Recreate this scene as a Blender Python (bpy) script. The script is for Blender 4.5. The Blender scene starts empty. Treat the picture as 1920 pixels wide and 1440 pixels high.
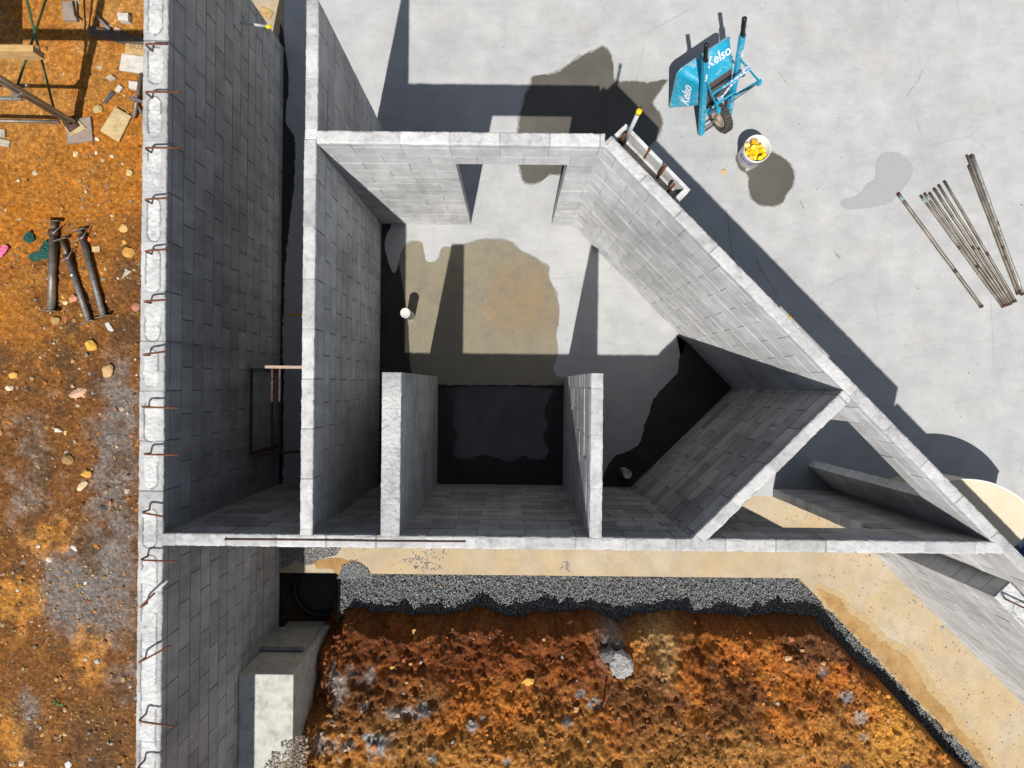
import bpy, bmesh, math, random
import numpy as np
from mathutils import Vector, Matrix
from math import pi, sin, cos, radians

# ------------------------------------------------------------------ camera, sky, sun, exposure
S = bpy.context.scene
COL = S.collection
F, HC, ROLL = 1300.0, 8.34, 0.0105          # focal length (px of 1920), camera height, roll
NX, NY = 957.0, 721.0                       # nadir in the picture
cam = bpy.data.cameras.new('camera'); camo = bpy.data.objects.new('camera', cam); COL.objects.link(camo)
cam.sensor_width = 36; cam.lens = 36 * F / 1920
cam.shift_x = (960 - NX) / 1920; cam.shift_y = (NY - 720) / 1920
cam.clip_start = .05; cam.clip_end = 500
camo.location = (0, 0, HC); camo.rotation_euler = (0, 0, ROLL)
S.camera = camo
SD = Vector((-.108, -.57, 1)).normalized()  # towards the sun
w = bpy.data.worlds.new('World'); S.world = w; w.use_nodes = True
nt = w.node_tree; bg = nt.nodes['Background']
sky = nt.nodes.new('ShaderNodeTexSky'); sky.sky_type = 'NISHITA'; sky.sun_disc = False
sky.sun_elevation = math.asin(SD.z); sky.sun_rotation = math.atan2(SD.x, SD.y)
sky.air_density = 1.0; sky.dust_density = .6; sky.ozone_density = 1.0
hs = nt.nodes.new('ShaderNodeHueSaturation'); hs.inputs['Saturation'].default_value = .55
nt.links.new(sky.outputs[0], hs.inputs['Color']); nt.links.new(hs.outputs[0], bg.inputs[0]); bg.inputs[1].default_value = .078
sl = bpy.data.lights.new('sun', 'SUN'); so = bpy.data.objects.new('sun', sl); COL.objects.link(so)
sl.energy = 4.9; sl.angle = radians(.53); sl.color = (1, .965, .91)
so.rotation_euler = SD.to_track_quat('Z', 'Y').to_euler(); so.location = (-3, -8, 20)
S.view_settings.view_transform = 'Standard'; S.view_settings.look = 'None'
S.view_settings.exposure = 0.0; S.view_settings.gamma = 1
S.render.engine = 'CYCLES'
S.cycles.max_bounces = 6; S.cycles.diffuse_bounces = 1
R = random.Random(7)

def P(px, py, z=0.0):
    """measured point of the site: picture position at a known height -> metres"""
    dx, dy, D = px - NX, py - NY, HC - z
    return Vector(((dx + dy * ROLL) * D / F, (dx * ROLL - dy) * D / F, z))

# ------------------------------------------------------------------ bookkeeping
def tag(o, label=None, cat=None, group=None, kind=None):
    if label: o['label'] = label
    if cat: o['category'] = cat
    if group: o['group'] = group
    if kind: o['kind'] = kind
    return o
def empty(name, loc, label, cat, group=None, rot=None):
    o = bpy.data.objects.new(name, None); COL.objects.link(o); o.location = loc
    if rot is not None: o.rotation_euler = rot
    o.empty_display_size = .1
    return tag(o, label, cat, group)
def obj(name, me, mat, parent=None, world=True):
    o = bpy.data.objects.new(name, me); COL.objects.link(o)
    if mat: me.materials.append(mat)
    if parent is not None:
        o.parent = parent
        if world:     # geometry given in world space: cancel the parents' translation / rotation
            o.matrix_parent_inverse = wm(parent).inverted()
    return o
def wm(o):
    m = o.matrix_basis.copy()
    if o.parent is not None: m = wm(o.parent) @ o.matrix_parent_inverse @ m
    return m
def bmobj(name, bm, mat, parent=None, smooth=False, world=True):
    me = bpy.data.meshes.new(name); bmesh.ops.recalc_face_normals(bm, faces=bm.faces)
    bm.to_mesh(me); bm.free()
    if smooth:
        for p in me.polygons: p.use_smooth = True
    return obj(name, me, mat, parent, world)
def npobj(name, V, Fc, mat, parent=None, smooth=False, cols=None):
    """mesh from arrays; Fc (n,k)"""
    V = np.asarray(V, dtype=np.float32); Fc = np.asarray(Fc, dtype=np.int32)
    me = bpy.data.meshes.new(name); k = Fc.shape[1]
    me.vertices.add(len(V)); me.vertices.foreach_set('co', V.ravel())
    me.loops.add(Fc.size); me.loops.foreach_set('vertex_index', Fc.ravel())
    me.polygons.add(len(Fc)); me.polygons.foreach_set('loop_start', np.arange(0, Fc.size, k, dtype=np.int32))
    try: me.polygons.foreach_set('loop_total', np.full(len(Fc), k, dtype=np.int32))
    except Exception: pass
    me.update(calc_edges=True)
    me.polygons.foreach_set('use_smooth', np.full(len(Fc), smooth, dtype=bool))
    if cols is not None:
        c = np.ones((len(V), 4), dtype=np.float32); c[:, :3] = cols
        a = me.color_attributes.new('tint', 'FLOAT_COLOR', 'POINT'); a.data.foreach_set('color', c.ravel())
    me.validate()
    return obj(name, me, mat, parent)

# ------------------------------------------------------------------ numpy noise
def vnoise(x, y, seed=0):
    xi = np.floor(x).astype(np.int64); yi = np.floor(y).astype(np.int64)
    xf = x - xi; yf = y - yi
    u = xf * xf * (3 - 2 * xf); v = yf * yf * (3 - 2 * yf)
    def h(a, b):
        n = (a * 374761393 + b * 668265263 + seed * 974634777) & 0xffffffff
        n = ((n ^ (n >> 13)) * 1274126177) & 0xffffffff
        return ((n ^ (n >> 16)) & 0xffff) / 65535.0
    return (h(xi, yi) * (1 - u) + h(xi + 1, yi) * u) * (1 - v) + (h(xi, yi + 1) * (1 - u) + h(xi + 1, yi + 1) * u) * v
def fbm(x, y, f=1.0, o=4, seed=0, g=.5):
    s = 0; a = 1; t = 0
    for i in range(o):
        s = s + a * vnoise(x * f + 17.3 * i, y * f - 9.1 * i, seed + i); t += a; a *= g; f *= 2.03
    return s / t
def sst(a, b, x):
    t = np.clip((x - a) / (b - a), 0, 1); return t * t * (3 - 2 * t)
def mixc(a, b, t): return a * (1 - t)[..., None] + np.array(b) * t[..., None]

# ------------------------------------------------------------------ materials
class M:
    pass
def newmat(name):
    m = bpy.data.materials.new(name); m.use_nodes = True
    t = m.node_tree; return m, t, t.nodes['Principled BSDF']
def N(t, typ, **k):
    n = t.nodes.new(typ)
    for a, b in k.items():
        if a.startswith('i_'):
            n.inputs[int(a[2:])].default_value = b
        else: setattr(n, a, b)
    return n
def coord(t, scale=(1, 1, 1)):
    g = t.nodes.new('ShaderNodeNewGeometry')
    mp = N(t, 'ShaderNodeMapping'); t.links.new(g.outputs['Position'], mp.inputs[0]); mp.inputs['Scale'].default_value = scale
    return mp.outputs[0]
def noise(t, vec, sc, det=4, rough=.55):
    n = N(t, 'ShaderNodeTexNoise'); t.links.new(vec, n.inputs['Vector'])
    n.inputs['Scale'].default_value = sc; n.inputs['Detail'].default_value = det; n.inputs['Roughness'].default_value = rough
    return n.outputs['Fac']
def ramp(t, fac, stops):
    r = N(t, 'ShaderNodeValToRGB'); t.links.new(fac, r.inputs[0]); e = r.color_ramp.elements
    while len(e) < len(stops): e.new(.5)
    for i, (p, c) in enumerate(stops):
        e[i].position = p; e[i].color = (c[0], c[1], c[2], 1) if hasattr(c, '__len__') else (c, c, c, 1)
    return r.outputs[0]
def mix(t, a, b, fac, mode='MIX'):
    n = N(t, 'ShaderNodeMix', data_type='RGBA', blend_type=mode)
    for i, v in ((0, fac), (6, a), (7, b)):
        if hasattr(v, 'is_linked') or hasattr(v, 'links'): t.links.new(v, n.inputs[i])
        else:
            n.inputs[i].default_value = v if i == 0 else ((v[0], v[1], v[2], 1) if hasattr(v, '__len__') else (v, v, v, 1))
    return n.outputs[2]
def bump(t, b, h, dist, st=1.0, prev=None):
    n = N(t, 'ShaderNodeBump'); n.inputs['Strength'].default_value = st; n.inputs['Distance'].default_value = dist
    t.links.new(h, n.inputs['Height'])
    if prev: t.links.new(prev, n.inputs['Normal'])
    t.links.new(n.outputs[0], b.inputs['Normal']); return n.outputs[0]
def attr(t, name='tint'):
    a = N(t, 'ShaderNodeAttribute', attribute_name=name); return a.outputs['Color']

def simple(name, col, rough=.6, metal=0, var=.25, sc=20, bmp=0.0, spec=.5, stops=None):
    m, t, b = newmat(name); v = coord(t)
    n = noise(t, v, sc, 5)
    c = [x for x in col]
    lo = [x * (1 - var) for x in c]; hi = [min(1, x * (1 + var)) for x in c]
    t.links.new(ramp(t, n, [(.3, lo), (.7, hi)]), b.inputs['Base Color'])
    b.inputs['Roughness'].default_value = rough; b.inputs['Metallic'].default_value = metal
    b.inputs['Specular IOR Level'].default_value = spec
    if bmp: bump(t, b, noise(t, v, sc * 4, 4), bmp)
    return m

# slab concrete
def m_slab():
    m, t, b = newmat('slab_concrete'); v = coord(t)
    n1 = noise(t, v, .55, 6, .6); n2 = noise(t, v, 3.1, 6, .65); n3 = noise(t, v, 60, 3, .7); n4 = noise(t, v, 1.3, 5, .7)
    c = ramp(t, n1, [(.3, (.415, .425, .435)), (.52, (.50, .50, .495)), (.7, (.47, .48, .49))])
    c = mix(t, c, ramp(t, n2, [(.3, (.80, .80, .80)), (.6, (1, 1, 1)), (.75, (1.12, 1.12, 1.12))]), .75, 'MULTIPLY')
    c = mix(t, c, (.50, .44, .34), ramp(t, n4, [(.58, 0), (.72, .45)]))
    c = mix(t, c, ramp(t, n3, [(.3, .9), (.6, 1.0)]), 1, 'MULTIPLY')
    # faint scratches
    mp = coord(t, (1, 1, 1)); wv = N(t, 'ShaderNodeTexVoronoi', feature='DISTANCE_TO_EDGE'); t.links.new(mp, wv.inputs['Vector']); wv.inputs['Scale'].default_value = .55
    cr = ramp(t, wv.outputs['Distance'], [(.0, .0), (.004, 1)])
    msk = ramp(t, noise(t, v, .9, 2), [(.52, 0), (.6, 1)])
    ck = mix(t, (1, 1, 1), cr, msk); c = mix(t, c, ck, .22, 'MULTIPLY')
    n5 = noise(t, coord(t, (1.2, 5, 1)), 2.2, 6, .75); n6 = noise(t, v, 9, 6, .75)
    c = mix(t, c, ramp(t, n5, [(.36, .86), (.48, 1)]), .5, 'MULTIPLY')
    c = mix(t, c, (.62, .62, .61), ramp(t, n6, [(.60, 0), (.70, .35)]))
    c = mix(t, c, (.22, .22, .22), ramp(t, n6, [(.26, .35), (.33, 0)]))
    sp = N(t, 'ShaderNodeTexVoronoi'); t.links.new(v, sp.inputs['Vector']); sp.inputs['Scale'].default_value = 7
    c = mix(t, c, ramp(t, sp.outputs['Distance'], [(.03, .35), (.06, 1)]), .8, 'MULTIPLY')
    t.links.new(c, b.inputs['Base Color'])
    t.links.new(ramp(t, n2, [(.3, .42), (.7, .7)]), b.inputs['Roughness'])
    b.inputs['Specular IOR Level'].default_value = .35
    bump(t, b, n3, .0008)
    return m
def m_block(name='block', base=(.64, .645, .65), warm=.0):
    m, t, b = newmat(name); v = coord(t)
    g = attr(t)
    n = noise(t, v, 9, 5, .65); n2 = noise(t, v, 160, 3, .8); n3 = noise(t, coord(t, (1, 1, .15)), 5, 4, .6)
    c = mix(t, base, g, 1, 'MULTIPLY')
    c = mix(t, c, ramp(t, n, [(.3, .84), (.7, 1.1)]), 1, 'MULTIPLY')
    c = mix(t, c, ramp(t, n2, [(.3, .8), (.6, 1.06)]), 1, 'MULTIPLY')
    c = mix(t, c, ramp(t, n3, [(.35, .86), (.6, 1.05)]), 1, 'MULTIPLY')
    n4 = noise(t, v, 3.2, 6, .75); n5 = noise(t, v, 1.1, 4, .6)
    c = mix(t, c, (.62, .62, .60), ramp(t, n4, [(.60, 0), (.70, .30)]))
    c = mix(t, c, ramp(t, n5, [(.36, .80), (.55, 1.03)]), 1, 'MULTIPLY')
    t.links.new(c, b.inputs['Base Color']); b.inputs['Roughness'].default_value = .92; b.inputs['Specular IOR Level'].default_value = .2
    bump(t, b, n2, .0016)
    return m
def m_cap(name, base, rough_amp=.002):
    m, t, b = newmat(name); v = coord(t); g = attr(t)
    n = noise(t, v, 7, 6, .7); n2 = noise(t, v, 90, 4, .75); n3 = noise(t, v, 24, 5, .7)
    c = mix(t, base, g, 1, 'MULTIPLY')
    c = mix(t, c, ramp(t, n, [(.34, .70), (.5, .97), (.66, 1.1)]), 1, 'MULTIPLY')
    c = mix(t, c, ramp(t, n3, [(.33, .72), (.45, 1)]), .8, 'MULTIPLY')
    c = mix(t, c, ramp(t, n2, [(.3, .82), (.5, 1.02)]), 1, 'MULTIPLY')
    t.links.new(c, b.inputs['Base Color']); b.inputs['Roughness'].default_value = .9; b.inputs['Specular IOR Level'].default_value = .2
    bump(t, b, n2, rough_amp)
    return m
def m_footing():
    m, t, b = newmat('footing_concrete'); v = coord(t)
    n1 = noise(t, v, 1.2, 6, .6); n2 = noise(t, v, 5, 6, .7); n3 = noise(t, v, 90, 3, .7); n4 = noise(t, v, 2.3, 4, .6)
    c = ramp(t, n1, [(.3, (.46, .38, .285)), (.5, (.47, .37, .235)), (.7, (.50, .43, .33))])
    c = mix(t, c, (.58, .38, .17), ramp(t, n4, [(.5, 0), (.75, .55)]))
    c = mix(t, c, ramp(t, n2, [(.3, .84), (.6, 1.03)]), 1, 'MULTIPLY')
    c = mix(t, c, ramp(t, n3, [(.3, .86), (.55, 1.0)]), 1, 'MULTIPLY')
    sp = N(t, 'ShaderNodeTexVoronoi'); t.links.new(v, sp.inputs['Vector']); sp.inputs['Scale'].default_value = 11
    c = mix(t, c, (.2, .09, .03), ramp(t, sp.outputs['Distance'], [(.04, .8), (.09, 0)]))
    t.links.new(c, b.inputs['Base Color']); b.inputs['Roughness'].default_value = .85; b.inputs['Specular IOR Level'].default_value = .2
    bump(t, b, n3, .001); return m
def m_dirt(name, amp=.004):
    m, t, b = newmat(name); v = coord(t); g = attr(t)
    n2 = noise(t, v, 22, 6, .75); n3 = noise(t, v, 120, 4, .8)
    c = mix(t, g, ramp(t, n2, [(.3, .45), (.5, .95), (.68, 1.6)]), 1, 'MULTIPLY')
    c = mix(t, c, ramp(t, n3, [(.32, .4), (.5, .95), (.64, 2.0)]), 1, 'MULTIPLY')
    t.links.new(c, b.inputs['Base Color']); b.inputs['Roughness'].default_value = .9; b.inputs['Specular IOR Level'].default_value = .25
    h = mix(t, n2, n3, .5); bump(t, b, h, amp); return m
def m_tint(name, rough=.85, spec=.3, amp=.0):
    m, t, b = newmat(name); v = coord(t); n = noise(t, v, 70, 4, .7)
    c = mix(t, attr(t), ramp(t, n, [(.3, .75), (.6, 1.15)]), 1, 'MULTIPLY')
    t.links.new(c, b.inputs['Base Color']); b.inputs['Roughness'].default_value = rough; b.inputs['Specular IOR Level'].default_value = spec
    return m
def m_wet(name, a, bb, rough=.08, sc=2.0, spec=.5, mid=None, grain=.12):
    m, t, b = newmat(name); v = coord(t); n = noise(t, v, sc, 5, .6); n2 = noise(t, v, 110, 3, .7)
    st = [(.3, a), (.7, bb)] if mid is None else [(.3, a), (.5, mid), (.68, bb)]
    c = mix(t, ramp(t, n, st), ramp(t, n2, [(.3, 1 - grain), (.6, 1 + grain * .5)]), 1, 'MULTIPLY')
    t.links.new(c, b.inputs['Base Color']); b.inputs['Roughness'].default_value = rough; b.inputs['Specular IOR Level'].default_value = spec
    bump(t, b, noise(t, v, 9, 3), .0006, .25); return m
def m_wood(name, a, bb, ax=0, sc=9):
    m, t, b = newmat(name); s = [sc * 6] * 3; s[ax] = sc * .35
    tc = N(t, 'ShaderNodeTexCoord'); mp = N(t, 'ShaderNodeMapping'); t.links.new(tc.outputs['Object'], mp.inputs[0]); mp.inputs['Scale'].default_value = s
    n = noise(t, mp.outputs[0], 1, 5, .65); n2 = noise(t, coord(t), 12, 4)
    c = mix(t, ramp(t, n, [(.3, a), (.65, bb)]), ramp(t, n2, [(.3, .75), (.6, 1.05)]), 1, 'MULTIPLY')
    t.links.new(c, b.inputs['Base Color']); b.inputs['Roughness'].default_value = .75; bump(t, b, n, .0008); return m
def m_paint(name, col, under, amt=.5, rough=.4, sc=14):
    m, t, b = newmat(name); v = coord(t); n = noise(t, v, sc, 7, .72); n2 = noise(t, v, 4, 3)
    k = mix(t, n, n2, .35)
    f = ramp(t, k, [(amt, 0), (amt + .05, 1)])
    c = mix(t, mix(t, col, ramp(t, n2, [(.3, .8), (.7, 1.1)]), 1, 'MULTIPLY'), under, f)
    t.links.new(c, b.inputs['Base Color']); b.inputs['Roughness'].default_value = rough; bump(t, b, n, .0006); return m

def m_pool():
    m, t, b = newmat('pool_sky_reflection'); v = coord(t)
    n0 = noise(t, v, 3, 6, .7); t.links.new(ramp(t, n0, [(.35, (.035, .033, .030)), (.65, (.085, .08, .074))]), b.inputs['Base Color']); b.inputs['Specular IOR Level'].default_value = .45
    n = noise(t, v, 5, 6, .7); t.links.new(ramp(t, n, [(.35, .01), (.7, .035)]), b.inputs['Roughness'])
    bump(t, b, noise(t, coord(t, (1, 1.4, 1)), 9, 6, .7), .0022, .35); return m
def m_silt():
    m, t, b = newmat('silty_water'); v = coord(t); n = noise(t, v, 2.2, 6, .65); n2 = noise(t, v, 130, 3, .7); n3 = noise(t, v, 6, 5, .7)
    mp = N(t, 'ShaderNodeMapping'); t.links.new(v, mp.inputs[0]); mp.inputs['Location'].default_value = (-.15, -1.02, 0)   # settled silt round the drain
    gr = N(t, 'ShaderNodeVectorMath', operation='LENGTH'); t.links.new(mp.outputs[0], gr.inputs[0])
    ad = N(t, 'ShaderNodeMath', operation='MULTIPLY_ADD'); t.links.new(n, ad.inputs[0]); ad.inputs[1].default_value = .9; t.links.new(gr.outputs['Value'], ad.inputs[2])
    c = ramp(t, ad.outputs[0], [(.55, (.275, .205, .125)), (.85, (.26, .208, .14)), (1.0, (.26, .225, .16))])
    c = mix(t, c, (.17, .165, .14), ramp(t, n3, [(.46, 0), (.72, .75)]))
    c = mix(t, c, ramp(t, n2, [(.3, .9), (.6, 1.06)]), 1, 'MULTIPLY'); t.links.new(c, b.inputs['Base Color'])
    b.inputs['Roughness'].default_value = .16; b.inputs['Specular IOR Level'].default_value = .3; bump(t, b, n3, .001, .3); return m
MT = dict(
    slab=m_slab(), block=m_block(), mortar=simple('mortar', (.27, .27, .265), .95, var=.2, sc=30, spec=.1),
    mortar_pale=simple('pale_mortar', (.42, .42, .41), .95, var=.2, sc=30, spec=.1),  # paler mortar copy, puts sunlight into the joints of lit walls
    cap=m_cap('block_top', (.52, .52, .515)), fill=m_cap('core_fill', (.62, .625, .63), .004),
    footing=m_footing(), dirt=m_dirt('orange_dirt'), bank=m_dirt('excavated_dirt', .008), stone=m_tint('stone'),
    pebble=m_tint('pebbles', .8, .3), gravel=m_tint('blue_gravel', .7, .4),
    conc=m_cap('cast_concrete', (.52, .51, .48), .004),
    damp=m_wet('damp_concrete', (.095, .086, .074), (.13, .12, .102), .4, 2.5, .3, grain=.1),
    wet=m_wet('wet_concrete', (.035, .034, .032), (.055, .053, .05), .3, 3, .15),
    pool=m_pool(),
    silt=m_silt(), halo=m_wet('half_dry_concrete', (.24, .235, .22), (.32, .315, .30), .5, 6, .3, grain=.15),
    faint=m_wet('drying_concrete', (.33, .33, .335), (.40, .40, .405), .5, 60, .3, grain=.12),
    mud=m_wet('mud_stain', (.30, .155, .05), (.44, .29, .13), .8, 6, .2, grain=.35), mudh=m_wet('thin_mud', (.42, .29, .14), (.46, .35, .20), .8, 6, .2, grain=.2),
    rust=simple('rusty_steel', (.17, .06, .025), .8, .2, .5, 60, .0008), rustd=simple('dark_rust', (.10, .055, .04), .75, .4, .6, 30, .0008),
    galv=simple('galvanised_steel', (.34, .33, .31), .5, .5, .35, 25, .0005), tubes=simple('weathered_tube', (.20, .175, .145), .5, .45, .4, 9, .0004),
    steel=simple('dull_steel', (.20, .19, .18), .6, .5, .4, 20, .0006), green=m_paint('green_paint', (.045, .115, .05), (.16, .13, .08), .62),
    blue=m_paint('blue_paint', (.010, .38, .62), (.33, .45, .50), .60, .4, 16), bluew=m_paint('worn_blue_paint', (.010, .36, .57), (.25, .41, .47), .53, .5, 22),
    white=simple('white_plastic', (.78, .78, .76), .4, 0, .06, 20), cream=simple('cream_plastic', (.70, .60, .44), .5, 0, .1, 3),
    yellow=simple('yellow_plastic', (.85, .62, .01), .4, 0, .15, 12), orange=simple('amber_plastic', (.80, .42, .01), .4, 0, .15, 12),
    rubber=simple('rubber', (.06, .055, .05), .8, 0, .4, 30, .001), grip=simple('black_grip', (.012, .012, .012), .35, 0, .3, 30),
    pvc=simple('pvc', (.62, .63, .62), .45, 0, .15, 30), conduit=simple('grey_conduit', (.50, .52, .55), .5, 0, .1, 20),
    purple=simple('purple_print', (.12, .06, .42), .5, 0, .1, 20), rim=simple('dusty_rim', (.42, .33, .25), .7, 0, .25, 20),
    wood=m_wood('yellow_timber', (.42, .25, .09), (.60, .40, .17)), woodg=m_wood('grey_timber', (.33, .28, .20), (.50, .44, .34)),
    ply=m_wood('plywood', (.46, .33, .15), (.58, .45, .24), 0, 3), woodd=m_wood('dark_timber', (.07, .05, .04), (.15, .11, .08)),
    woodw=m_wood('pale_timber', (.50, .46, .40), (.66, .62, .56)), sole=m_cap('stained_board', (.30, .24, .20)),
    cloth=simple('green_cloth', (.01, .08, .06), .9, 0, .5, 40, .002), pink=simple('pink_plastic', (.75, .15, .30), .5, 0, .3, 60),
    slate=simple('slate', (.07, .08, .10), .6, 0, .4, 30), navy=simple('blue_lid', (.005, .09, .33), .35, 0, .1, 8),
    pale=simple('pale_blue_sheet', (.45, .52, .66), .5, 0, .05, 8), black=simple('black_pipe', (.02, .02, .022), .45, 0, .3, 10),
    white_paint=simple('white_lettering', (.85, .87, .88), .5, 0, .05, 20), ink=simple('stencil_ink', (.20, .13, .08), .8, 0, .3, 60),
    leaf=simple('yellow_leaf', (.65, .40, .08), .7, 0, .2, 60), plant=simple('green_weed', (.06, .12, .02), .7, 0, .3, 60),
)
def m_mesh():
    m, t, b = newmat('hex_base'); tc = N(t, 'ShaderNodeTexCoord')
    mp = N(t, 'ShaderNodeMapping'); t.links.new(tc.outputs['Object'], mp.inputs[0]); mp.inputs['Scale'].default_value = (1, 1, 1)
    k = N(t, 'ShaderNodeTexBrick'); t.links.new(mp.outputs[0], k.inputs['Vector'])
    k.inputs['Color1'].default_value = (.02, .02, .022, 1); k.inputs['Color2'].default_value = (.035, .035, .04, 1); k.inputs['Mortar'].default_value = (.20, .17, .15, 1)
    k.inputs['Scale'].default_value = 1; k.inputs['Brick Width'].default_value = .034; k.inputs['Row Height'].default_value = .02; k.inputs['Mortar Size'].default_value = .0028
    t.links.new(k.outputs[0], b.inputs['Base Color']); b.inputs['Roughness'].default_value = .6; return m
MT['hex'] = m_mesh()

# ------------------------------------------------------------------ shape helpers
def box(bm, c, s, rot=None, bev=0):
    r = bmesh.ops.create_cube(bm, size=1); vs = r['verts']
    mt = Matrix.Translation(c) @ (rot if rot is not None else Matrix()) @ Matrix.Diagonal((s[0], s[1], s[2], 1))
    bmesh.ops.transform(bm, matrix=mt, verts=vs)
    if bev:
        es = list({e for v in vs for e in v.link_edges}); bmesh.ops.bevel(bm, geom=es, offset=bev, segments=2, affect='EDGES', profile=.6)
def tube(bm, pts, r, n=10, cap=True, r2=None):
    """round tube along points"""
    pts = [Vector(p) for p in pts]; rings = []
    for i, p in enumerate(pts):
        d = (pts[min(i + 1, len(pts) - 1)] - pts[max(i - 1, 0)]).normalized()
        a = d.orthogonal().normalized() if i == 0 else (rings_a - d * rings_a.dot(d)).normalized()
        rings_a = a; b = d.cross(a)
        rr = r if r2 is None else r + (r2 - r) * i / (len(pts) - 1)
        rings.append([bm.verts.new(p + (a * cos(2 * pi * k / n) + b * sin(2 * pi * k / n)) * rr) for k in range(n)])
    for A, B in zip(rings, rings[1:]):
        for k in range(n): bm.faces.new((A[k], A[(k + 1) % n], B[(k + 1) % n], B[k]))
    if cap: bm.faces.new(rings[0][::-1]); bm.faces.new(rings[-1])
def lathe(bm, prof, mt=Matrix(), n=40, closed=False):
    rings = [[bm.verts.new(mt @ Vector((r * cos(2 * pi * k / n), r * sin(2 * pi * k / n), z))) for k in range(n)] for r, z in prof]
    L = list(zip(rings, rings[1:])) + ([(rings[-1], rings[0])] if closed else [])
    for A, B in L:
        for k in range(n): bm.faces.new((A[k], A[(k + 1) % n], B[(k + 1) % n], B[k]))
    return rings
def prism(bm, poly, z0, z1):
    a = [bm.verts.new((p[0], p[1], z0)) for p in poly]; b = [bm.verts.new((p[0], p[1], z1)) for p in poly]
    bm.faces.new(a[::-1]); bm.faces.new(b); n = len(poly)
    for i in range(n): bm.faces.new((a[i], a[(i + 1) % n], b[(i + 1) % n], b[i]))
def bar(bm, a, b, wd, th, up=Vector((0, 0, 1))):
    a, b = Vector(a), Vector(b); d = (b - a); L = d.length; d.normalize()
    s = d.cross(up)
    if s.length < 1e-4: s = d.orthogonal()
    s.normalize(); u = s.cross(d)
    rot = Matrix((d, s, u)).transposed().to_4x4()
    box(bm, (a + b) / 2, (L, wd, th), rot)
def ragged(pts, amp, step=.012, seed=1):
    """closed outline resampled with a rough, natural edge"""
    if amp > 0:
        Q = [Vector(p[:2]) for p in pts]; m_ = len(Q); pts = []
        for i in range(m_):
            a, b, c, d = Q[i - 1], Q[i], Q[(i + 1) % m_], Q[(i + 2) % m_]
            for k in range(5):
                t = k / 5; pts.append(.5 * ((2 * b) + (c - a) * t + (2 * a - 5 * b + 4 * c - d) * t * t + (3 * b - a - 3 * c + d) * t ** 3))
    out = []; rr = random.Random(seed); n = len(pts); acc = 0
    for i in range(n):
        a, b = Vector(pts[i][:2]), Vector(pts[(i + 1) % n][:2]); L = (b - a).length; m = max(1, int(L / step)); nn = Vector((-(b - a).y, (b - a).x)).normalized() if L > 0 else Vector((0, 0))
        for k in range(m):
            acc += step
            s = float(fbm(np.array([acc * 16.0]), np.array([seed * 3.7]), 1, 5, seed, .8)[0] - .5) * 2.6
            out.append(a.lerp(b, k / m) + nn * s * amp)
    return out
def sheet(name, pts, z, mat, label=None, amp=.02, seed=1, kind='structure', step=.008):
    bm = bmesh.new(); vs = [bm.verts.new((p.x, p.y, z)) for p in ragged(pts, amp, step, seed)]
    f = bm.faces.new(vs); bmesh.ops.triangulate(bm, faces=[f])
    o = bmobj(name, bm, mat)
    for p in o.data.polygons:
        if p.normal.z < 0: p.flip()
    return tag(o, kind=kind)
def grow(pts, e):
    c = Vector((sum(p[0] for p in pts) / len(pts), sum(p[1] for p in pts) / len(pts)))
    return [c + (Vector(p[:2]) - c) * (1 + e / max(.15, (Vector(p[:2]) - c).length)) for p in pts]
ICO = None
def ico():
    global ICO
    if ICO is None:
        bm = bmesh.new(); bmesh.ops.create_icosphere(bm, subdivisions=1, radius=1); bm.verts.ensure_lookup_table()
        ICO = (np.array([v.co[:] for v in bm.verts]), np.array([[v.index for v in f.verts] for f in bm.faces])); bm.free()
    return ICO
def stones(name, C, r, cols, mat, seed=1, flat=.65, jit=.28, parent=None):
    """many angular stones as one mesh"""
    V, T = ico(); n = len(C); g = np.random.default_rng(seed)
    A = g.random(n) * 2 * pi; sc = g.uniform(.65, 1.3, (n, 3)); sc[:, 2] *= flat
    J = 1 + g.uniform(-jit, jit, (n, len(V), 1))
    W = V[None] * J * sc[:, None, :] * r[:, None, None]
    x = W[..., 0] * np.cos(A)[:, None] - W[..., 1] * np.sin(A)[:, None]; y = W[..., 0] * np.sin(A)[:, None] + W[..., 1] * np.cos(A)[:, None]
    tl = g.uniform(-.5, .5, (n, 1)); z = W[..., 2] + x * tl * .6
    W = np.stack([x, y, z], -1) + C[:, None, :]
    Fc = (T[None] + (np.arange(n) * len(V))[:, None, None]).reshape(-1, 3)
    return npobj(name, W.reshape(-1, 3), Fc, mat, parent, False, np.repeat(cols, len(V), 0))
# ================================================================== THE SETTING
ZT = 2.8                                   # wall tops
V2 = lambda x, y: Vector((x, y))
# far ground
bm = bmesh.new(); prism(bm, [(-120, -120), (120, -120), (120, 120), (-120, 120)], -.9, -.6)
far = bmobj('ground', bm, None); far.data.materials.append(simple('plain_earth', (.38, .19, .06), .9, 0, .3, 2, .01)); tag(far, kind='structure')

# concrete slab with the sunk shower bay
bm = bmesh.new()
prism(bm, [(-2.765, 0), (14, 0), (14, 12), (-2.765, 12)], -.15, 0)
prism(bm, [(-2.765, -1.312), (-.876, -1.312), (-.876, 0), (-2.765, 0)], -.15, 0)
prism(bm, [(.648, -1.312), (3.962, -1.312), (14, -11.35), (14, 0), (.648, 0)], -.15, 0)
prism(bm, [(-.876, -1.312), (.648, -1.312), (.648, 0), (-.876, 0)], -.2, -.05)
slab = bmobj('concrete_slab', bm, MT['slab']); tag(slab, kind='structure')

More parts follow.
